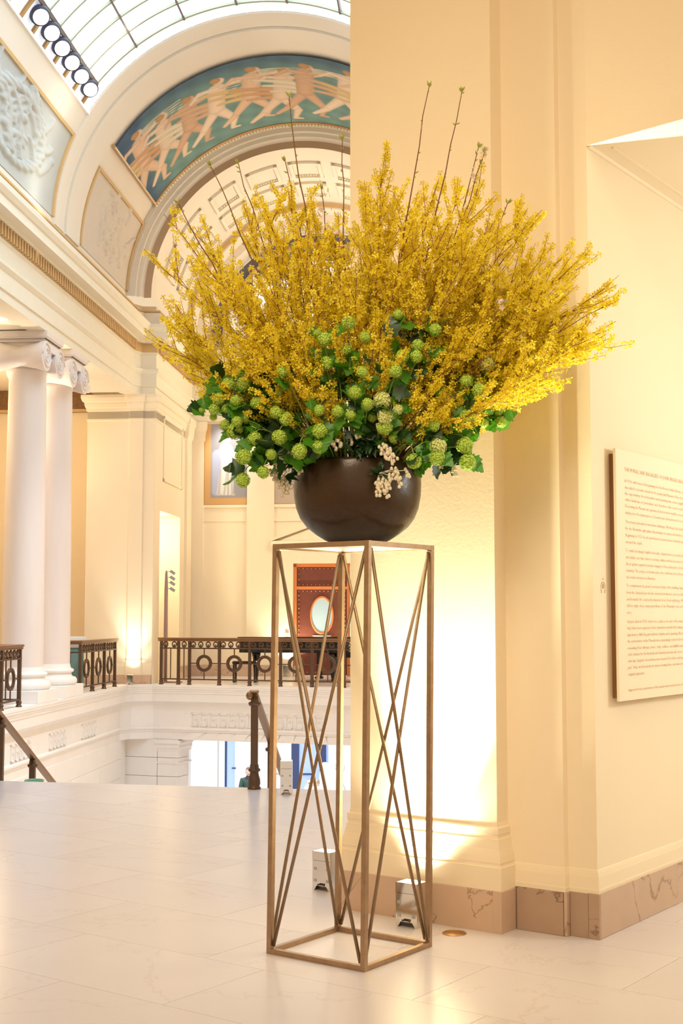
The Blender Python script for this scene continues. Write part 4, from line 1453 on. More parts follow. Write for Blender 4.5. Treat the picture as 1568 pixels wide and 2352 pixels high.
# ------------------------------------------------------------------ pictures on the end wall
def picture(label, a0, a1, z0, z1, seed, tones):
    t = thing('wall_painting', label, 'painting', hw((a0 + a1) / 2, LE - .01, z0), HR)
    w, h = a1 - a0, z1 - z0
    nx, nz = 60, int(60 * h / w)
    X, Z = np.meshgrid(np.linspace(0, 1, nx), np.linspace(0, h / w, nz), indexing='ij')
    r = np.random.default_rng(seed)
    p = np.ones(X.shape + (3,)) * np.array(tones[0])
    m_ = np.clip((X - .13) / .02, 0, 1) * np.clip((Z - .12) / .05, 0, 1)
    p = p * (1 - m_[..., None]) + np.array(tones[1]) * m_[..., None]

    def blob(x0, z0_, x1, z1_, w0, w1, c):
        nonlocal p
        dx, dz = x1 - x0, z1_ - z0_
        tt = np.clip(((X - x0) * dx + (Z - z0_) * dz) / (dx * dx + dz * dz + 1e-9), 0, 1)
        d = np.hypot(X - x0 - tt * dx, Z - z0_ - tt * dz)
        mm = np.clip((w0 + (w1 - w0) * tt - d) / .05 + .5, 0, 1)[..., None]
        p = p * (1 - mm) + np.array(c) * mm
    blob(.30, 1.15, .27, .30, .13, .10, tones[3])
    for q in range(5):
        blob(.50 + .02 * (q - 2), .95, .34 + .085 * q, .26, .06, .050, tuple(c * (.92 + .04 * (q % 3)) for c in tones[2]))
    blob(.52, .95, .50, 1.28, .11, .15, tones[2])
    blob(.50, 1.5, .51, 1.53, .085, .08, (.62, .48, .38))
    blob(.72, 1.2, .80, .8, .07, .05, tones[2])
    for k in range(10):
        x = r.uniform(.25, .75)
        blob(x, .25, x + r.uniform(-.05, .1), .8, .012, .006, tones[1])
    vs = [(-w / 2 + X[i, k] * w, -.02, Z[i, k] * w) for i in range(nx) for k in range(nz)]
    fs = [(i * nz + k, i * nz + k + 1, (i + 1) * nz + k + 1, (i + 1) * nz + k) for i in range(nx - 1) for k in range(nz - 1)]
    o = part('canvas', MB().add(vs, fs), 'canvas', t)
    ca2 = o.data.color_attributes.new('paint', 'FLOAT_COLOR', 'POINT')
    ca2.data.foreach_set('color', np.concatenate([np.clip(p, 0, 1), np.ones(p.shape[:2] + (1,))], 2).reshape(-1).astype('f'))
    part('stretcher', MB().box(-w / 2 - .012, w / 2 + .012, -.018, .005, -.012, h + .012), 'gilt', t)


picture('tall painting of a pale robed figure in blue and gold between the pilasters', -3.25, -2.07, 4.70, 6.92, 4, [(.62, .36, .13), (.30, .29, .31), (.76, .73, .68), (.42, .45, .60)])
picture('grey painting mostly hidden behind the bowl above the door pediment', -1.30, 1.30, 4.72, 6.92, 9, [(.45, .36, .30), (.36, .32, .31), (.50, .46, .44), (.40, .38, .40)])

# ------------------------------------------------------------------ lower hall seen through the opening
lw = struct_root('wall_lower', 'hall')
part('wall_panel', MB().box(-4.42, -3.60, 40, 40.3, -4.35, -1.1), 'white', lw)
part('wall_panel', MB().box(-3.05, -1.66, 40, 40.3, -4.35, -1.1), 'white', lw)
part('wall_panel', MB().box(-8, -4.42, 39.9, 40.3, -4.35, -1.1), 'stone', lw)
part('wall_panel', MB().box(-.20, .03, 39.95, 40.3, -4.35, -1.1), 'white', lw)
part('wall_panel', MB().box(.45, 8, 40, 40.3, -4.35, -1.1), 'white', lw)
part('side_pier', MB().box(-4.9, -4.42, 36, 40, -4.35, -1.1), 'stone', lw)
part('white_post', MB().box(-2.25, -2.10, 39.9, 40, -4.35, -1.1), 'white', lw)
gd = struct_root('door_2', 'hall')
part('glass_leaf', MB().box(-3.56, -3.37, 40.1, 40.14, -4.35, -1.2), 'paleglass', gd)
part('glass_leaf', MB().box(-3.33, -3.05, 40.1, 40.14, -4.35, -1.9), 'blueglass', gd)
part('frame', MB().box(-3.37, -3.31, 40.05, 40.12, -4.35, -1.85).box(-3.37, -3.05, 40.05, 40.12, -1.92, -1.86), 'mullion', gd)
part('handle', MB().box(-3.14, -3.02, 39.96, 40.0, -2.99, -2.95), 'mullion', gd)
gd = struct_root('door_3', 'hall')
part('glass_leaf', MB().box(-2.09, -1.60, 40.06, 40.1, -4.35, -1.1), 'paleglass', gd)
part('glass_leaf', MB().box(-1.60, -1.32, 40.1, 40.14, -4.35, -1.1), 'paleglass', gd)
part('mullion', MB().box(-1.33, -1.10, 40.02, 40.1, -4.35, -1.1), 'mullion', gd)
part('glass_leaf', MB().box(-1.10, -.47, 40.1, 40.14, -4.35, -1.1), 'blueglass', gd)
part('mullion', MB().box(-.47, -.28, 40.02, 40.1, -4.35, -1.1), 'mullion', gd)
part('glass_leaf', MB().box(-.28, -.18, 40.1, 40.14, -4.35, -1.1), 'blueglass', gd)
part('glass_leaf', MB().box(.03, .45, 40.1, 40.14, -4.35, -1.1), 'paleglass', gd)
part('handle', MB().box(-1.02, -.62, 40.0, 40.06, -3.16, -3.11), 'mullion', gd)
part('push_bar', MB().box(-2.05, -1.62, 40.0, 40.06, -3.16, -3.11), 'grey', gd)
scu = thing('white_glare_shape', 'tall white rounded shape with oval hole standing in for glare in the lower hall', 'glare shape', hw(.10, 38.6, -4.35), HR)  # added body standing in for white glare on the lower wall
pf = [(-.62, 0), (.42, 0), (.40, .5), (.30, 1.0), (.12, 1.42), (.02, 1.55), (-.12, 1.6), (-.22, 1.72), (-.34, 1.72), (-.40, 1.55), (-.46, 1.0), (-.56, .5)]
part('body', MB().prism_y(pf, -.14, .14), 'white', scu)
part('neck_ring', MB().torus((.10, 0, 1.60), .15, .06, 'y', 24, 8), 'white', scu, True)
jar = thing('glass_lamp_jar', 'round pale green lamp jar with steel collar low in the hall', 'lamp', hw(-.42, 37.6, -4.35), HR)
part('body', MB().lathe([(.24, 0), (.26, .10), (.26, 1.05), (.22, 1.18), (.10, 1.25)], 24), 'plate', jar, True)
part('collar', MB().lathe([(.20, 1.22), (.21, 1.26), (.20, 1.36), (.001, 1.37)], 20), 'chrome', jar, True)

# person walking in the lower hall
pp = hw(-2.16, 36.9, -4.35)
per = thing('person', 'person with short brown hair in a dark jumper looking at a phone', 'person', pp, HR + .2)


def skin_body(name, joints, edges, m, root_i=0):
    me = bpy.data.meshes.new(name)
    me.from_pydata([j[:3] for j in joints], edges, [])
    o = link(name, me, per)
    md = o.modifiers.new('skin', 'SKIN')
    md.use_smooth_shade = True
    for i, j in enumerate(joints):
        me.skin_vertices[0].data[i].radius = (j[3], j[4] if len(j) > 4 else j[3])
    me.skin_vertices[0].data[root_i].use_root = True
    sd = o.modifiers.new('sub', 'SUBSURF'); sd.levels = 2; sd.render_levels = 2
    me.materials.append(M[m])
    return o


J = [(0, 0, .93, .15, .11), (0, 0, 1.12, .14, .10), (0, .01, 1.30, .16, .11), (0, .01, 1.43, .12, .08), (0, -.01, 1.50, .055), (0, -.03, 1.57, .055),
     (.17, 0, 1.42, .065), (.23, -.06, 1.17, .048), (.10, -.27, 1.18, .038), (.05, -.33, 1.21, .03),
     (-.17, 0, 1.42, .065), (-.23, -.06, 1.17, .048), (-.10, -.27, 1.18, .038), (-.05, -.33, 1.21, .03),
     (.09, 0, .86, .095), (.10, -.02, .48, .062), (.10, .02, .09, .045), (.11, -.12, .04, .035),
     (-.09, 0, .86, .095), (-.10, .06, .48, .062), (-.10, .16, .10, .045), (-.11, .03, .04, .035)]
Ed = [(0, 1), (1, 2), (2, 3), (3, 4), (4, 5), (3, 6), (6, 7), (7, 8), (8, 9), (3, 10), (10, 11), (11, 12), (12, 13), (0, 14), (14, 15), (15, 16), (16, 17), (0, 18), (18, 19), (19, 20), (20, 21)]
skin_body('body', J, Ed, 'trousers')
tor = [(j[0], j[1], j[2], j[3] + .012, (j[4] if len(j) > 4 else j[3]) + .012) for j in J]
ids = [0, 1, 2, 3, 6, 7, 8, 10, 11, 12]
mp_ = {k: i for i, k in enumerate(ids)}
skin_body('jumper', [tor[i] for i in ids], [(mp_[a], mp_[b]) for a, b in Ed if a in mp_ and b in mp_], 'shirt')
hd = MB()
hp = []
for k in range(13):
    a = PI * k / 12
    for i in range(18):
        t = 2 * PI * i / 18
        x, y, z = .078 * math.sin(a) * math.cos(t), .097 * math.sin(a) * math.sin(t), -.118 * math.cos(a)
        if z < 0:
            x *= 1 + z * 2.0
            y = y * (1 + z * 1.2) - (.012 if y < 0 else 0)
        if y < -.05 and abs(x) < .018:
            y -= .020 * max(0, 1 - abs(z + .015) / .035)       # nose
        if y < -.05 and abs(abs(x) - .032) < .018 and abs(z - .012) < .02:
            y += .012                                          # eye sockets
        hp.append((x, y - .05, z + 1.645))
hd.add(hp, [(k * 18 + i, k * 18 + (i + 1) % 18, (k + 1) * 18 + (i + 1) % 18, (k + 1) * 18 + i) for k in range(12) for i in range(18)])
hd.ball((.078, -.045, 1.64), .02, 8, 5, 1.5); hd.ball((-.078, -.045, 1.64), .02, 8, 5, 1.5)
head_o = part('head', hd, 'skin', per, True)
ey = MB().ball((.032, -.134, 1.656), .010, 8, 5).ball((-.032, -.134, 1.656), .010, 8, 5)
part('eyes', ey, 'dark', head_o, True)
part('mouth', MB().box(-.022, .022, -.152, -.146, 1.583, 1.590), 'doorred', head_o)
hh = [(x * 1.10, (y + .05) * 1.10 - .045, (z - 1.645) * 1.09 + 1.652) for x, y, z in hp]
keep = [q for q in hd.f[:216] if all(hh[i][2] > 1.69 or (hh[i][1] > -.05 and hh[i][2] > 1.585) for i in q)]
part('hair', MB().add(hh, keep), 'hair', per, True)
for sx in (-1, 1):
    hb = MB()
    wr = Vector((sx * .05, -.33, 1.21))
    hb.ball((wr.x, wr.y - .035, wr.z + .01), .034, 10, 6, .8)
    for k in range(4):
        b0 = wr + Vector((-sx * .002 + sx * (.02 - .012 * k), -.06, .02 - .004 * k))
        hb.tube([b0, b0 + Vector((-sx * .012, -.03, .012)), b0 + Vector((-sx * .03, -.04 - .003 * k, .004))], [.009, .008, .006], 6)
    hb.tube([wr + Vector((-sx * .015, -.02, .03)), wr + Vector((-sx * .03, -.05, .045)), wr + Vector((-sx * .035, -.075, .04))], [.010, .009, .007], 6)
    part('hand', hb, 'skin', per, True)
ph = thing('phone', 'dark phone held in both hands by the person below', 'phone', pp + Matrix.Rotation(HR + .2, 3, 'Z') @ Vector((0, -.40, 1.20)), HR + .2)
part('body', MB().bbox(-.037, .037, -.006, .006, 0, .145, .004), 'dark', ph)
part('screen', MB().box(-.033, .033, .006, .0068, .008, .137), 'doorglass', ph)

# ------------------------------------------------------------------ metal stand
SC = Vector((0.041, 6.443, 0))
ZT = 1.955
LEAN = Vector((.022 * math.cos(-BR), .022 * math.sin(-BR), 0))
st = thing('flower_stand', 'tall open brushed bronze stand of square bars with crossed rods', 'stand', SC, BR)
hs, bw_ = .286 - .0125, .025


def sp_(sx, sy, z):
    return Vector((sx * hs, sy * hs, z)) + LEAN * (z / ZT)


for sx, sy in ((-1, -1), (1, -1), (1, 1), (-1, 1)):
    part('leg', MB().bar(sp_(sx, sy, 0), sp_(sx, sy, ZT), bw_, up=(0, 1, 0)), 'brass', st)
cor = [(-1, -1), (1, -1), (1, 1), (-1, 1)]
for k in range(4):
    a, b = cor[k], cor[(k + 1) % 4]
    for z, nm in ((ZT - bw_ / 2, 'top_bar'), (bw_ / 2, 'bottom_bar')):
        p, q = sp_(*a, z), sp_(*b, z)
        d = (q - p).normalized() * (bw_ / 2 + .0005)
        part(nm, MB().bar(p + d, q - d, bw_ - .001), 'brass', st)
    inw = Vector((-(a[0] + b[0]), -(a[1] + b[1]), 0)) * .5 * .006
    for (u, w) in ((a, b), (b, a)):
        k_ = .955
        p = sp_(u[0] * k_, u[1] * k_, .03) if False else sp_(u[0], u[1], .035)
        q = sp_(w[0], w[1], ZT - .035)
        side = (sp_(*b, 0) - sp_(*a, 0)).normalized() * .016
        if u == a:
            p, q = p + side, q - side
        else:
            p, q = p - side, q + side
        part('cross_rod', MB().tube([p + inw * (1 if u == a else -1), q + inw * (1 if u == a else -1)], .0084, 8), 'rod', st, True)
part('top_plate', MB().box(-hs + .013 + LEAN.x, hs - .013 + LEAN.x, -hs + .013 + LEAN.y, hs - .013 + LEAN.y, ZT - .016, ZT - .006), 'plate', st)

# ------------------------------------------------------------------ bowl
BC = Vector((0.078, 6.443, ZT))
bowl = thing('flower_bowl', 'large round dark brown glazed bowl on top of the stand', 'bowl', BC)
part('body', MB().lathe([(.001, 0), (.105, 0), (.125, .006), (.160, .022), (.205, .050), (.250, .086), (.283, .130), (.303, .180), (.314, .240), (.317, .295), (.315, .345), (.309, .385), (.305, .397), (.299, .402),
                         (.293, .397), (.296, .385), (.302, .345), (.304, .295), (.300, .240), (.288, .180), (.24, .10), (.10, .03), (.001, .025)], 72), 'bowl', bowl, True)
part('soil', MB().lathe([(.288, .33), (.15, .345), (.001, .35)], 30), 'dark', bowl)
ZM = ZT + .36                       # mouth of the bowl
MOUTH = Vector((BC.x, BC.y, ZM))

# ------------------------------------------------------------------ forsythia
fr_ = random.Random(21)
pet_v, pet_f = [], []
for k in range(4):
    a = PI / 2 * k
    c, s = math.cos(a), math.sin(a)
    for (u, w, z) in ((.0008, 0, 0), (.0088, -.0046, .0042), (.0155, 0, .0030), (.0088, .0046, .0042)):
        pet_v.append((u * c - w * s, u * s + w * c, z))
    b = k * 4
    pet_f += [(b, b + 1, b + 2), (b, b + 2, b + 3)]
PV, PF = np.array(pet_v), np.array(pet_f)


def rot_to(d, spin):
    d = d.normalized()
    return (d.to_track_quat('Z', 'Y').to_matrix() @ Matrix.Rotation(spin, 3, 'Z'))


def cluster_mesh(name, items, m, PVt=None, PFt=None):
    """items: (position, direction, scale) -> one mesh of blossoms"""
    PVt = PV if PVt is None else PVt
    PFt = PF if PFt is None else PFt
    n = len(items)
    vs = np.empty((n * len(PVt), 3))
    for k, (p, d, s) in enumerate(items):
        R_ = np.array(rot_to(d, fr_.uniform(0, 6.28)))
        vs[k * len(PVt):(k + 1) * len(PVt)] = (PVt * s) @ R_.T + np.array(p)
    fs = (PFt[None] + (np.arange(n) * len(PVt))[:, None, None]).reshape(-1, PFt.shape[1])
    me = bpy.data.meshes.new(name)
    me.vertices.add(len(vs)); me.vertices.foreach_set('co', vs.reshape(-1))
    me.loops.add(fs.size); me.loops.foreach_set('vertex_index', fs.reshape(-1).astype('i'))
    me.polygons.add(len(fs)); me.polygons.foreach_set('loop_start', (np.arange(len(fs)) * fs.shape[1]).astype('i'))
    me.update(calc_edges=True)
    me.materials.append(M[m])
    return me


def bez(p0, p1, p2, t):
    return p0 * ((1 - t) ** 2) + p1 * (2 * t * (1 - t)) + p2 * (t * t)


def rvec():
    return Vector((fr_.gauss(0, 1), fr_.gauss(0, 1), fr_.gauss(0, 1))).normalized()


ONE = cluster_mesh('blossom', [(Vector((0, 0, 0)), Vector((0, 0, 1)), 1.0)], 'petal')


def clear_tip(px, py, dy):
    """tip of a branch kept clear of the pilaster and the passage wall"""
    Y = BC.y + dy
    for k in range(40):
        p = at(px, py, Y)
        if (p - BO).dot(E2) < -.10:
            break
        Y -= .03
    return p


def forsythia(tip, label, group, single=False, dens=1.0, t_start=.34, twigs=9, droop=0.0):
    o = (tip - MOUTH)
    hor = Vector((o.x, o.y, 0))
    root_p = MOUTH + hor.normalized() * fr_.uniform(.02, .16) + Vector((fr_.uniform(-.05, .05), fr_.uniform(-.05, .05), fr_.uniform(-.08, 0)))
    L_ = (tip - root_p).length
    mid = (root_p + tip) / 2 + Vector((0, 0, .07 * L_ + droop)) + rvec() * .03 * L_
    r = thing('forsythia_branch', label, 'flowering branch', root_p, 0, group)
    N_ = 9
    tm = MB()
    main = [bez(root_p, mid, tip, k / N_) + (rvec() * .006 if 0 < k < N_ else Vector((0, 0, 0))) for k in range(N_ + 1)]
    loc_ = [p - root_p for p in main]
    tm.tube(loc_, [.0055 - .0042 * k / N_ for k in range(N_ + 1)], 4, False)
    items = []

    def flowers(a, b, every):
        d = b - a
        n = max(1, int(d.length / every))
        for k in range(n):
            if fr_.random() > dens:
                continue
            p = a + d * ((k + fr_.random()) / n)
            for q in range(1 if fr_.random() < .45 else 2):
                dv = (rvec() + d.normalized() * .2)
                items.append((p + dv.normalized() * .010, dv, fr_.uniform(.95, 1.35)))
    for k in range(N_):
        t = (k + .5) / N_
        if t > t_start:
            flowers(loc_[k], loc_[k + 1], .0105)
    for k in range(twigs):
        t = fr_.uniform(t_start - .04, .93)
        i = min(N_ - 1, int(t * N_))
        p = loc_[i] + (loc_[i + 1] - loc_[i]) * (t * N_ - i)
        tang = (loc_[i + 1] - loc_[i]).normalized()
        d = (tang + rvec() * .75 + Vector((0, 0, .25))).normalized()
        ln = (.13 + .30 * (1 - t) + fr_.uniform(-.02, .10)) * min(1.0, L_)
        p1 = p + d * ln * .5 + rvec() * .01
        p2 = p1 + (d + Vector((0, 0, .18))).normalized() * ln * .5
        tm.tube([p, p1, p2], [.0024, .0018, .0010], 3, False)
        flowers(p + (p1 - p) * .25, p1, .0098); flowers(p1, p2, .0092)
    part('stem', tm, 'twig', r)
    if single and len(items) < 330:
        for (p, d, s) in items:
            b = link('blossom', ONE, r)
            b.location = p
            b.rotation_euler = rot_to(d, fr_.uniform(0, 6.28)).to_euler()
            b.scale = (s, s, s)
    else:
        b = link('blossoms', cluster_mesh('blossoms', items, 'petal'), r)
        b['kind'] = 'stuff'
    return len(items)


total = 0
# outer branches: the tips the photograph shows along the outline
OUT = [(428, 868, .15, 'lowest drooping forsythia spray reaching out over the green foliage on the left'), (358, 780, .05, 'low forsythia spray pointing to the column side, above the lowest drooping one'),
       (388, 722, -.1, 'forsythia spray just above the low pointed one on the column side'), (330, 572, .1, 'sparse forsythia branch with the outermost tip on the column side'),
       (376, 492, -.05, 'sparse forsythia branch rising beside the outermost tip, second highest on the column side'), (446, 520, .2, 'short sparse forsythia twig between the outer sprays on the column side'),
       (482, 640, .25, 'forsythia branch behind the outer sprays before the coffered vault'), (560, 472, .1, 'forsythia branch forming the left shoulder of the dense yellow mass'),
       (602, 452, -.1, 'forsythia branch second from the shoulder in the dense left mass'), (660, 430, .0, 'tallest forsythia branch of the dense left mass'),
       (712, 446, .2, 'forsythia branch just past the peak of the left mass'), (776, 486, -.05, 'forsythia branch at the dip before the pilaster edge'),
       (838, 446, .1, 'forsythia branch rising at the pilaster edge'), (874, 392, -.1, 'forsythia branch with the highest yellow tip before the pilaster'),
       (908, 428, .15, 'forsythia branch next to the highest yellow tip'), (960, 440, .0, 'forsythia branch between the highest tip and the bare twigs'),
       (1000, 432, -.15, 'forsythia branch at the foot of the two bare twigs'), (1062, 426, .1, 'forsythia branch behind the white-budded cherry twig'),
       (1112, 412, .0, 'forsythia branch beside the white-budded cherry tip'), (1148, 486, .15, 'forsythia branch with a paired tip before the orange recess'),
       (1212, 478, -.05, 'forsythia branch ending in an upright tip before the orange recess'), (1244, 482, .05, 'forsythia branch with dark-tipped end, farthest of the upright group'),
       (1268, 566, -.15, 'forsythia branch forming the right shoulder of the yellow mass'), (1304, 582, .1, 'forsythia branch just outside the right shoulder'),
       (1356, 575, .0, 'long bare-tipped forsythia branch crossing the doorway corner'), (1330, 628, -.2, 'forsythia branch below the bare-tipped one at the doorway corner'),
       (1398, 656, .1, 'upper outermost forsythia spray before the passage wall'), (1420, 690, .0, 'outermost forsythia spray before the passage wall'),
       (1414, 738, -.1, 'lower outermost forsythia spray before the passage wall'), (1392, 768, .1, 'forsythia spray under the outermost sprays, toward the passage'),
       (1338, 800, -.05, 'forsythia spray curving low toward the passage wall'), (1292, 806, .1, 'forsythia spray low on the passage side, above the thin bare twigs'),
       (1276, 872, .0, 'thin nearly bare forsythia twig pointing toward the recess'), (1232, 884, .1, 'thin lower forsythia twig ending before the recess wall'),
       (1190, 930, -.05, 'lowest forsythia twig hanging over the snowball flowers on the passage side')]
for k, (px, py, dy, lab) in enumerate(OUT):
    tip = clear_tip(px, py, dy)
    thin = k in (3, 4, 5, 32, 33, 34)
    total += forsythia(tip, lab, 'forsythia branches', single=k in (3, 4, 5), dens=.55 if thin else .72, t_start=.42 if not thin else .5,
                       twigs=6 if k in (32, 33, 34) else 9 if thin else 15, droop=.05 if k in (0, 1, 31, 32, 33, 34) else 0)
# short sprays hanging forward among the green
FRONT = [(692, 902, 'among the column-side blooms'), (705, 835, 'above the column-side blooms'), (640, 842, 'above the lobed leaves, column side'), (745, 905, 'left of the bowl centre'),
         (958, 905, 'beside the pale cream bloom'), (1012, 878, 'right of the pale cream bloom'), (905, 828, 'between two snowball blooms'), (1046, 905, 'among the passage-side blooms'),
         (768, 768, 'under the highest snowball blooms'), (588, 812, 'at the top of the column-side leaves'), (724, 958, 'low above the bowl rim, column side'), (985, 945, 'low above the bowl rim, passage side'),
         (1100, 790, 'behind the large passage-side bloom'), (860, 770, 'in the middle of the green row'), (1060, 960, 'lowest on the passage side'), (560, 770, 'highest on the column side')]
for px, py, where in FRONT:
    total += forsythia(at(px, py, BC.y - .40), 'short forward forsythia spray ' + where, 'forward forsythia sprays', dens=.7, t_start=.35, twigs=7, droop=.04)
# inner branches filling the fan
cx, cy = 822, 1030
outl = [(o[0], o[1]) for o in OUT]
inner = []
for k in range(62):
    f_ = k / 61 * (len(outl) - 2) + fr_.uniform(-.3, .3)
    f_ = min(max(f_, 0), len(outl) - 1.001)
    i = int(f_)
    ox = outl[i][0] + (outl[i + 1][0] - outl[i][0]) * (f_ - i)
    oy = outl[i][1] + (outl[i + 1][1] - outl[i][1]) * (f_ - i)
    rr = fr_.uniform(.58, .93)
    dy = fr_.choice((-1, 1)) * fr_.uniform(.05, .42)
    inner.append((cx + (ox - cx) * rr, cy + (oy - cy) * rr, dy))
for where, lst in (('camera-facing', sorted(q for q in inner if q[2] < 0)), ('wall-facing', sorted(q for q in inner if q[2] >= 0))):
    for k, (px, py, dy) in enumerate(lst):
        total += forsythia(clear_tip(px, py, dy), 'inner forsythia branch in the %s half, tip %s from the left' % (where, ORD[k]), 'inner forsythia branches, ' + where, dens=.62, t_start=.30, twigs=14)
print('forsythia blossoms', total)


# ------------------------------------------------------------------ cherry twigs
def cherry(px, py, dy, label, bx=None, blooms=0, leafy=True):
    tip = clear_tip(px, py, dy)
    r0 = MOUTH + Vector(((tip.x - MOUTH.x) * .12, fr_.uniform(-.08, .08), -.05))
    r = thing('cherry_branch', label, 'branch', r0, 0, 'bare cherry twigs')
    mid = (r0 + tip) / 2 + rvec() * .04
    n = 14
    pts = [bez(r0, mid, tip, k / n) - r0 + (rvec() * .007 if 0 < k < n else Vector()) for k in range(n + 1)]
    tm = MB().tube(pts, [.0075 - .0052 * k / n for k in range(n + 1)], 6, False)
    bm_ = MB()
    for k in range(5, n + 1):
        for q in range(2):
            p = pts[k] + (pts[k] - pts[k - 1]) * fr_.uniform(-.6, 0)
            d = ((pts[k] - pts[k - 1]).normalized() * .8 + rvec() * .7).normalized()
            e = p + d * fr_.uniform(.012, .028)
            bm_.tube([p, (p + e) / 2, e], [.0012, .0040, .0004], 5)
    d = (pts[n] - pts[n - 1]).normalized()
    for q in range(4):
        e = pts[n] + (d + rvec() * .6).normalized() * .034
        bm_.tube([pts[n], (pts[n] + e) / 2, e], [.0015, .0055, .0004], 5)
    part('stem', tm, 'cherrytwig', r)
    part('buds', bm_, 'bud', r, kind='stuff')
    if blooms:
        five_v, five_f = [(0, 0, 0)], []
        for k in range(10):
            a = 2 * PI * k / 10
            rr = .017 if k % 2 == 0 else .009
            five_v.append((rr * math.cos(a), rr * math.sin(a), .005))
        five_f = [(0, 1 + k, 1 + (k + 1) % 10) for k in range(10)]
        items = []
        for k in range(blooms):
            i = fr_.randint(6, n)
            for q in range(7):
                dv = rvec()
                items.append((pts[i] + dv * fr_.uniform(.015, .035), dv, fr_.uniform(.8, 1.2)))
        o = link('blossoms', cluster_mesh('blossoms', items, 'blossom', np.array(five_v), np.array(five_f)), r)
        o['kind'] = 'stuff'


for a in [(985, 200, -.05, 'tallest bare cherry twig, nearly upright before the pilaster'), (1060, 212, .05, 'tall bare cherry twig leaning out beside the tallest one'),
          (1098, 340, 0, 'cherry twig with a white-budded tip above the yellow mass', None, 2), (1112, 352, -.1, 'shorter cherry twig beside the white-budded tip', None, 2),
          (664, 222, 0, 'tall bare cherry twig before the teal vault painting'), (786, 322, .05, 'bare cherry twig at the pilaster edge'),
          (484, 382, -.05, 'long slanting bare cherry twig before the arch band'), (548, 378, .1, 'short bare cherry twig beside the long slanting one', None, 1),
          (410, 468, 0, 'lowest slanting cherry twig with a leafy green tip'), (655, 372, .1, 'thin curved cherry twig above the left yellow peak'),
          (738, 436, .2, 'cherry branch with pale pink blossoms behind the left yellow peak', None, 6), (505, 620, .25, 'cherry branch with pale pink blossoms before the coffered arch', None, 5),
          (590, 640, .28, 'pale pink blossoming cherry branch in the gap of the left mass', None, 6), (478, 770, .3, 'white blossoming cherry branch low on the column side', None, 8),
          (1155, 700, -.3, 'cherry branch with a few white blossoms in the right yellow mass', None, 2), (905, 440, .3, 'cherry branch with pink buds behind the highest yellow tip', None, 2),
          (1165, 468, .1, 'short cherry twig crossing into the orange recess')]:
    cherry(*a)

# ------------------------------------------------------------------ snowball viburnum
A_ = [(1222, 300, 54), (1170, 260, 35), (1235, 468, 50), (1308, 455, 35), (1312, 800, 42), (930, 520, 42), (555, 620, 55), (662, 605, 50), (495, 712, 46), (608, 725, 42), (388, 725, 30),
      (458, 785, 42), (545, 780, 38), (370, 795, 26), (452, 838, 28), (885, 808, 45), (905, 665, 30), (955, 852, 50), (1190, 937, 58), (1180, 1048, 50), (1048, 1075, 56), (908, 978, 55), (738, 985, 50),
      (600, 935, 60), (535, 895, 42), (850, 1095, 40), (660, 1110, 58), (657, 1275, 52), (797, 1220, 46), (615, 870, 40), (680, 850, 38), (750, 740, 45), (1185, 790, 40)]
B_ = [(60, 185, 52), (178, 285, 42), (42, 368, 46), (403, 130, 38), (660, 235, 48), (542, 342, 44), (435, 415, 48), (530, 420, 46), (155, 525, 42), (385, 522, 48), (105, 668, 46), (193, 748, 42), (293, 722, 62), (314, 835, 57),
      (225, 838, 36), (402, 790, 38), (75, 828, 40), (1015, 465, 65), (877, 590, 48), (970, 655, 55), (1275, 588, 38), (1165, 690, 42), (1085, 745, 35), (1095, 795, 35), (880, 840, 55), (1000, 880, 32), (1115, 872, 42),
      (650, 900, 45), (682, 1040, 62), (865, 1035, 63), (512, 1145, 57), (675, 1120, 55), (885, 1150, 62), (370, 985, 36), (310, 910, 58)]
balls = [(340 + x / 3.015, 680 + y / 3.015, r / 3.015) for x, y, r in A_] + [(780 + x / 3.015, 680 + y / 3.015, r / 3.015) for x, y, r in B_]
PALE = {(877, 919), (884, 957), (1006, 1025), (913, 942), (1114, 834)}


def snowball(seed, m, cm_='snow_core'):
    r = random.Random(seed)
    items = []
    n = 135
    for k in range(n):
        z = 1 - 2 * (k + .5) / n
        a = k * 2.39996
        d = Vector((math.sqrt(1 - z * z) * math.cos(a), math.sqrt(1 - z * z) * math.sin(a), z))
        d = (d + Vector((r.uniform(-.08, .08), r.uniform(-.08, .08), r.uniform(-.08, .08)))).normalized()
        items.append((d * r.uniform(.90, 1.0), (d + Vector((r.uniform(-.3, .3), r.uniform(-.3, .3), r.uniform(-.3, .3)))).normalized(), r.uniform(.8, 1.1)))
    fv, ff = [(0, 0, -.03)], []
    for k in range(10):
        a = 2 * PI * k / 10
        rr = .195 if k % 2 == 0 else .12
        fv.append((rr * math.cos(a), rr * math.sin(a), .03 if k % 2 == 0 else 0))
    ff = [(0, 1 + k, 1 + (k + 1) % 10) for k in range(10)]
    me = cluster_mesh('flower_head', items, m, np.array(fv), np.array(ff))
    # core darker than the florets, painting the shade in the gaps between them
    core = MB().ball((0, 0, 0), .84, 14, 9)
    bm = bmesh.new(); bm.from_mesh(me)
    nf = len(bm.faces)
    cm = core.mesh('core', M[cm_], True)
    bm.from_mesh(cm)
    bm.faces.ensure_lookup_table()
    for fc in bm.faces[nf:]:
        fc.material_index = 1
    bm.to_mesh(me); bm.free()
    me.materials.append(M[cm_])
    return me


SNOW = [snowball(s, 'snowball') for s in (1, 2, 3)]
SNOWP = [snowball(s, 'snowball_pale', 'snowball') for s in (4, 5)]


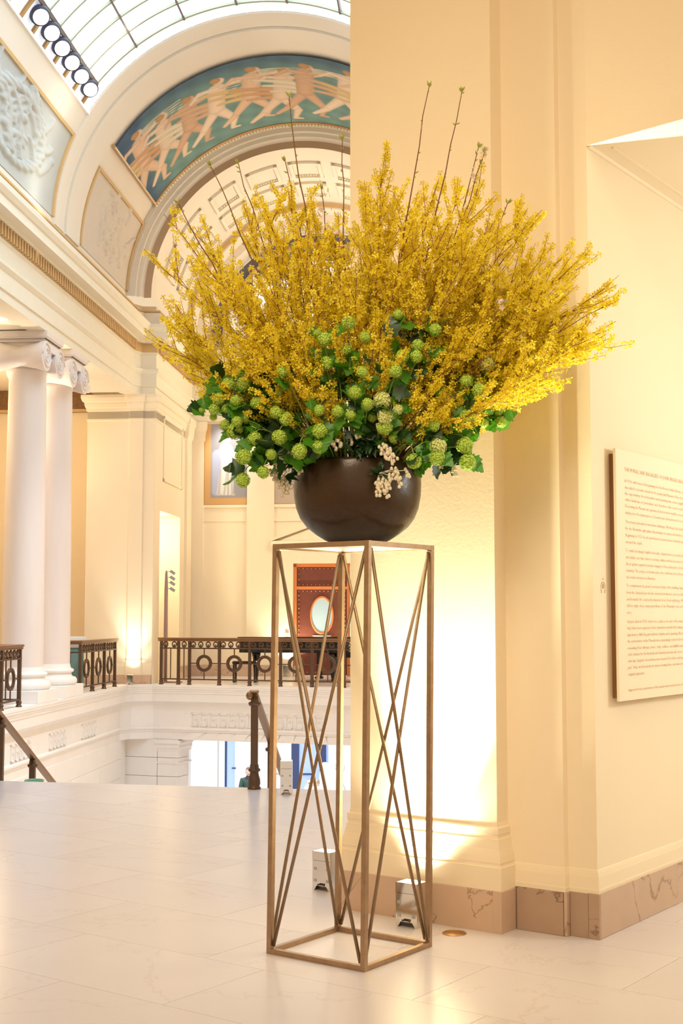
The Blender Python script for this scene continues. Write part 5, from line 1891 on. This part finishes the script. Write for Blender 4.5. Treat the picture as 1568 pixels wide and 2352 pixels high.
def leaf_mesh(seed, m):
    """three-lobed toothed leaf about one unit long, folded along its middle"""
    r = random.Random(seed)
    half = [(0, .0), (.16, .05), (.34, .10), (.30, .22), (.50, .36), (.40, .42), (.47, .58), (.30, .58), (.26, .70), (.17, .78), (.12, .90), (0, 1.0)]
    v = [(0, y, -.02 + .10 * y * (1 - y)) for x, y in half]
    L_ = len(half)
    for sg in (-1, 1):
        v += [(sg * x * r.uniform(.9, 1.1), y, .16 * x + .05 * math.sin(6 * y + seed) - .12 * y * y) for x, y in half[1:-1]]
    f = []
    for sg in (0, 1):
        b = L_ + sg * (L_ - 2) - 1
        for k in range(L_ - 1):
            o0 = b + k if 0 < k < L_ - 1 else k
            o1 = b + k + 1 if 0 < k + 1 < L_ - 1 else k + 1
            q = [k, o0, o1, k + 1]
            q2 = []
            for i in q:
                if i not in q2:
                    q2.append(i)
            f.append(tuple(q2 if sg else q2[::-1]))
    me = MB().add(v, f).mesh('leaf', M[m], True)
    return me


LEAF = [leaf_mesh(s, 'leaf') for s in (1, 2, 3)]
LEAFD = [leaf_mesh(s, 'leaf_dark') for s in (4, 5)]


def add_leaf(parent, p, d, size, dark=False, up=None):
    o = link('leaf', fr_.choice(LEAFD if dark else LEAF), parent)
    o.location = p
    d = d.normalized()
    n = (up or (Vector((0, -1, .6)) + rvec() * .7)).normalized()
    x = d.cross(n).normalized()
    n = x.cross(d)
    o.rotation_euler = Matrix((x, d, n)).transposed().to_euler()
    s = size
    o.scale = (s * fr_.uniform(.8, 1.0), s, s)


rows = {}
for b in balls:
    y = b[1]
    half_ = 'column' if b[0] < 760 else 'passage' if b[0] > 940 else 'bowl centre'
    key = half_ + '|' + ('highest row' if y < 770 else 'upper row' if y < 850 else 'middle row' if y < 930 else 'row above the rim' if y < 990 else 'row at the rim' if y < 1050 else 'hanging row')
    rows.setdefault(key, []).append(b)
ROWTXT = {'highest row': 'high among the yellow branches', 'upper row': 'in the upper green row', 'middle row': 'in the middle green row', 'row above the rim': 'in the row above the bowl rim',
          'row at the rim': 'level with the bowl rim', 'hanging row': 'hanging below the bowl rim'}
for key, lst in rows.items():
    lst.sort()
    for k, (px, py, rp) in enumerate(lst):
        dxn = (px - 822) / 340
        depth = -.44 * math.sqrt(max(0.05, 1 - min(1, dxn * dxn) * .9)) + fr_.uniform(-.02, .05)
        if py < 850:
            depth = depth * .82
        if rp < 13:
            depth += .06
        P = at(px, py, BC.y + depth)
        rad = rp / F * P.y
        pale = any(abs(px - a) < 6 and abs(py - b) < 6 for a, b in PALE)
        half_, rk = key.split('|')
        lab = '%s snowball bloom %s, %s' % ('pale' if pale else 'green', ROWTXT[rk],
              ('%s from left, column side' % ORD[k]) if half_ == 'column' else ('%s from left, passage side' % ORD[k]) if half_ == 'passage' else '%s from left over the bowl' % ORD[k])
        root_p = MOUTH + Vector(((P.x - MOUTH.x) * .45, (P.y - MOUTH.y) * .40, fr_.uniform(-.06, .02)))
        if Vector((root_p.x - MOUTH.x, root_p.y - MOUTH.y)).length > .22:
            root_p = MOUTH + (root_p - MOUTH).normalized() * .22
        t = thing('viburnum_stem', lab, 'flower', root_p, 0, 'snowball viburnum stems')
        pl = P - root_p
        upn = Vector((0, 0, 1)) if py < 990 else Vector((pl.x, pl.y, .2)).normalized() * .6 + Vector((0, 0, .9))
        midp = pl * .6 + upn * (.10 if py < 990 else .15)
        att = pl + (Vector((0, 0, .8)) if py > 930 else (Vector((0, .5, -.6)))).normalized() * rad * .85
        pts = [bez(Vector((0, 0, 0)), midp, att, q / 8) for q in range(9)]
        part('stem', MB().tube(pts, [.0040 - .0018 * q / 8 for q in range(9)], 5, False), 'stem', t)
        o = link('flower_head', fr_.choice(SNOWP if pale else SNOW), t)
        o.location = pl
        o.rotation_euler = (fr_.uniform(0, 6), fr_.uniform(0, 6), fr_.uniform(0, 6))
        o.scale = (rad * fr_.uniform(.96, 1.04), rad * fr_.uniform(.96, 1.04), rad * .97)
        outw = Vector((pl.x, pl.y * .5, 0)).normalized() if pl.length > .01 else Vector((0, -1, 0))
        for q in range(3):
            i = fr_.randint(4, 8)
            d = (outw * .5 + rvec() * .8 + Vector((0, -.1, -.15 if py > 930 else .1))).normalized()
            base_ = pts[i] + Vector((0, .03, 0)) if i > 6 else pts[i]
            add_leaf(t, base_ + d * .012, d, fr_.uniform(.065, .115), dark=fr_.random() < .25)

# ------------------------------------------------------------------ leafy sprays filling the base of the bouquet
LF = [(470, 830), (520, 860), (570, 850), (600, 900), (640, 930), (620, 980), (560, 980), (585, 1030), (640, 1050), (610, 1070), (690, 1000), (720, 960), (770, 840), 
      (800, 850), (850, 890), (820, 980), (900, 990), (960, 990), (1030, 930), (1060, 900), (1080, 960), (1030, 1000), (990, 1060), (1040, 1070),
      (1085, 1045), (1100, 1010), (1120, 950), (1110, 900), (900, 780), (930, 740), (990, 750), (1060, 830), (700, 1040), (740, 1020), (1150, 810), (545, 920), (500, 900)]
nth = {}
for k, (px, py) in enumerate(sorted(LF)):
    dxn = (px - 822) / 340
    depth = -.30 * math.sqrt(max(0.05, 1 - min(1, dxn * dxn) * .9)) + fr_.uniform(-.04, .10)
    P = at(px, py, BC.y + depth)
    root_p = MOUTH + Vector((max(-.2, min(.2, (P.x - MOUTH.x) * .5)), max(-.15, (P.y - MOUTH.y) * .4), -.03))
    side = 'column' if px < 700 else 'passage' if px > 960 else 'middle'
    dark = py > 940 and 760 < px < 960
    nth[side] = nth.get(side, -1) + 1
    lab = {'column': 'green lobed-leaf spray on the column side, %s from the left', 'passage': 'green lobed-leaf spray on the passage side, %s from the left',
           'middle': 'green lobed-leaf spray over the bowl, %s from the left'}[side] % ORD[nth[side]]
    t = thing('leaf_spray', lab, 'foliage spray', root_p, 0, 'leafy sprays, ' + side)
    pl = P - root_p
    pts = [bez(Vector((0, 0, 0)), pl * .5 + Vector((0, 0, .08)), pl, q / 6) for q in range(7)]
    part('stem', MB().tube(pts, [.0035 - .002 * q / 6 for q in range(7)], 5, False), 'stem', t)
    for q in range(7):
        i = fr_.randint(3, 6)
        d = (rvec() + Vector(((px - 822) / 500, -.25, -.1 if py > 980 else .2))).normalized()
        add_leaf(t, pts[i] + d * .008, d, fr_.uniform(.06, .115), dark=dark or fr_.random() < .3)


# ------------------------------------------------------------------ white bell sprays over the rim
def bell_spray(px, py, dy, label, racemes, leaves):
    P = at(px, py, BC.y + dy)
    root_p = MOUTH + Vector((max(-.24, min(.24, P.x - MOUTH.x)), -.12, -.02))
    t = thing('bell_flower_spray', label, 'flower spray', root_p, 0, 'white bell flower sprays')
    pl = P - root_p
    pts = [bez(Vector((0, 0, 0)), pl * .6 + Vector((0, -.04, .08)), pl, q / 5) for q in range(6)]
    part('stem', MB().tube(pts, [.004, .0036, .003, .0026, .0022, .002], 5, False), 'stem', t)
    for (ax, ay, bx, by) in racemes:
        a, b = at(ax, ay, P.y - .01) - root_p, at(bx, by, P.y - .02) - root_p
        mb = MB().tube([pl, a, b], [.002, .0018, .001], 4, False)
        n = max(4, int((b - a).length / .0062))
        for k in range(n):
            p = a + (b - a) * (k / (n - 1)) + Vector((fr_.uniform(-.012, .012), fr_.uniform(-.012, .006), fr_.uniform(-.006, .006)))
            mb.lathe([(.001, p.z + .008), (.0068, p.z + .003), (.0080, p.z - .005), (.0056, p.z - .010), (.001, p.z - .011)], 6, (p.x, p.y))
        part('raceme', mb, 'bell', t, True)
    for k in range(leaves):
        d = (rvec() * .8 + Vector((0, -.5, -.2))).normalized()
        o = link('leaf', LEAFD[k % 2], t)
        o.location = pl * fr_.uniform(.7, 1.0)
        x = d.cross(Vector((0, -1, .5))).normalized(); n_ = x.cross(d)
        o.rotation_euler = Matrix((x, d, n_)).transposed().to_euler()
        s = fr_.uniform(.055, .085)
        o.scale = (s * .38, s, s * .5)


bell_spray(886, 1030, -.37, 'white bell flower spray draped over the front of the bowl, upper cluster', [(872, 1026, 884, 1050), (880, 1022, 896, 1060), (892, 1026, 904, 1064), (900, 1040, 910, 1050)], 10)
bell_spray(872, 1086, -.38, 'lower white bell flower spray hanging on the front of the bowl', [(866, 1102, 870, 1138), (880, 1104, 890, 1140), (896, 1092, 898, 1106), (900, 1078, 912, 1100), (908, 1078, 922, 1116), (930, 1080, 936, 1094), (872, 1104, 862, 1120), (884, 1100, 894, 1122)], 22)
bell_spray(676, 1060, -.22, 'white bell flower spray at the column-side rim, beige upper cluster', [(630, 1058, 640, 1072), (648, 1050, 650, 1082), (660, 1040, 668, 1066), (672, 1030, 676, 1050), (680, 1072, 690, 1086), (652, 1070, 662, 1080)], 8)
bell_spray(652, 1092, -.16, 'bright white bell flower spray hanging beside the column-side of the bowl', [(625, 1082, 634, 1100), (634, 1088, 642, 1118), (646, 1096, 652, 1136), (656, 1104, 664, 1134), (664, 1112, 670, 1122)], 8)
bell_spray(782, 1010, -.34, 'small white bell flower spray above the middle of the bowl rim', [(764, 1016, 776, 1030), (774, 1008, 786, 1026)], 6)
bell_spray(1052, 1060, -.20, 'white bell flower spray under the snowball blooms on the passage side', [(1040, 1072, 1046, 1092), (1060, 1060, 1066, 1074), (1020, 1060, 1010, 1074)], 5)
bell_spray(850, 1010, -.33, 'dark glossy leafy spray in the middle of the bowl rim', [(820, 1000, 822, 1006)], 40)
bell_spray(820, 1020, -.30, 'second dark glossy leafy spray at the bowl rim, nearer the column side', [(806, 1010, 808, 1016)], 34)
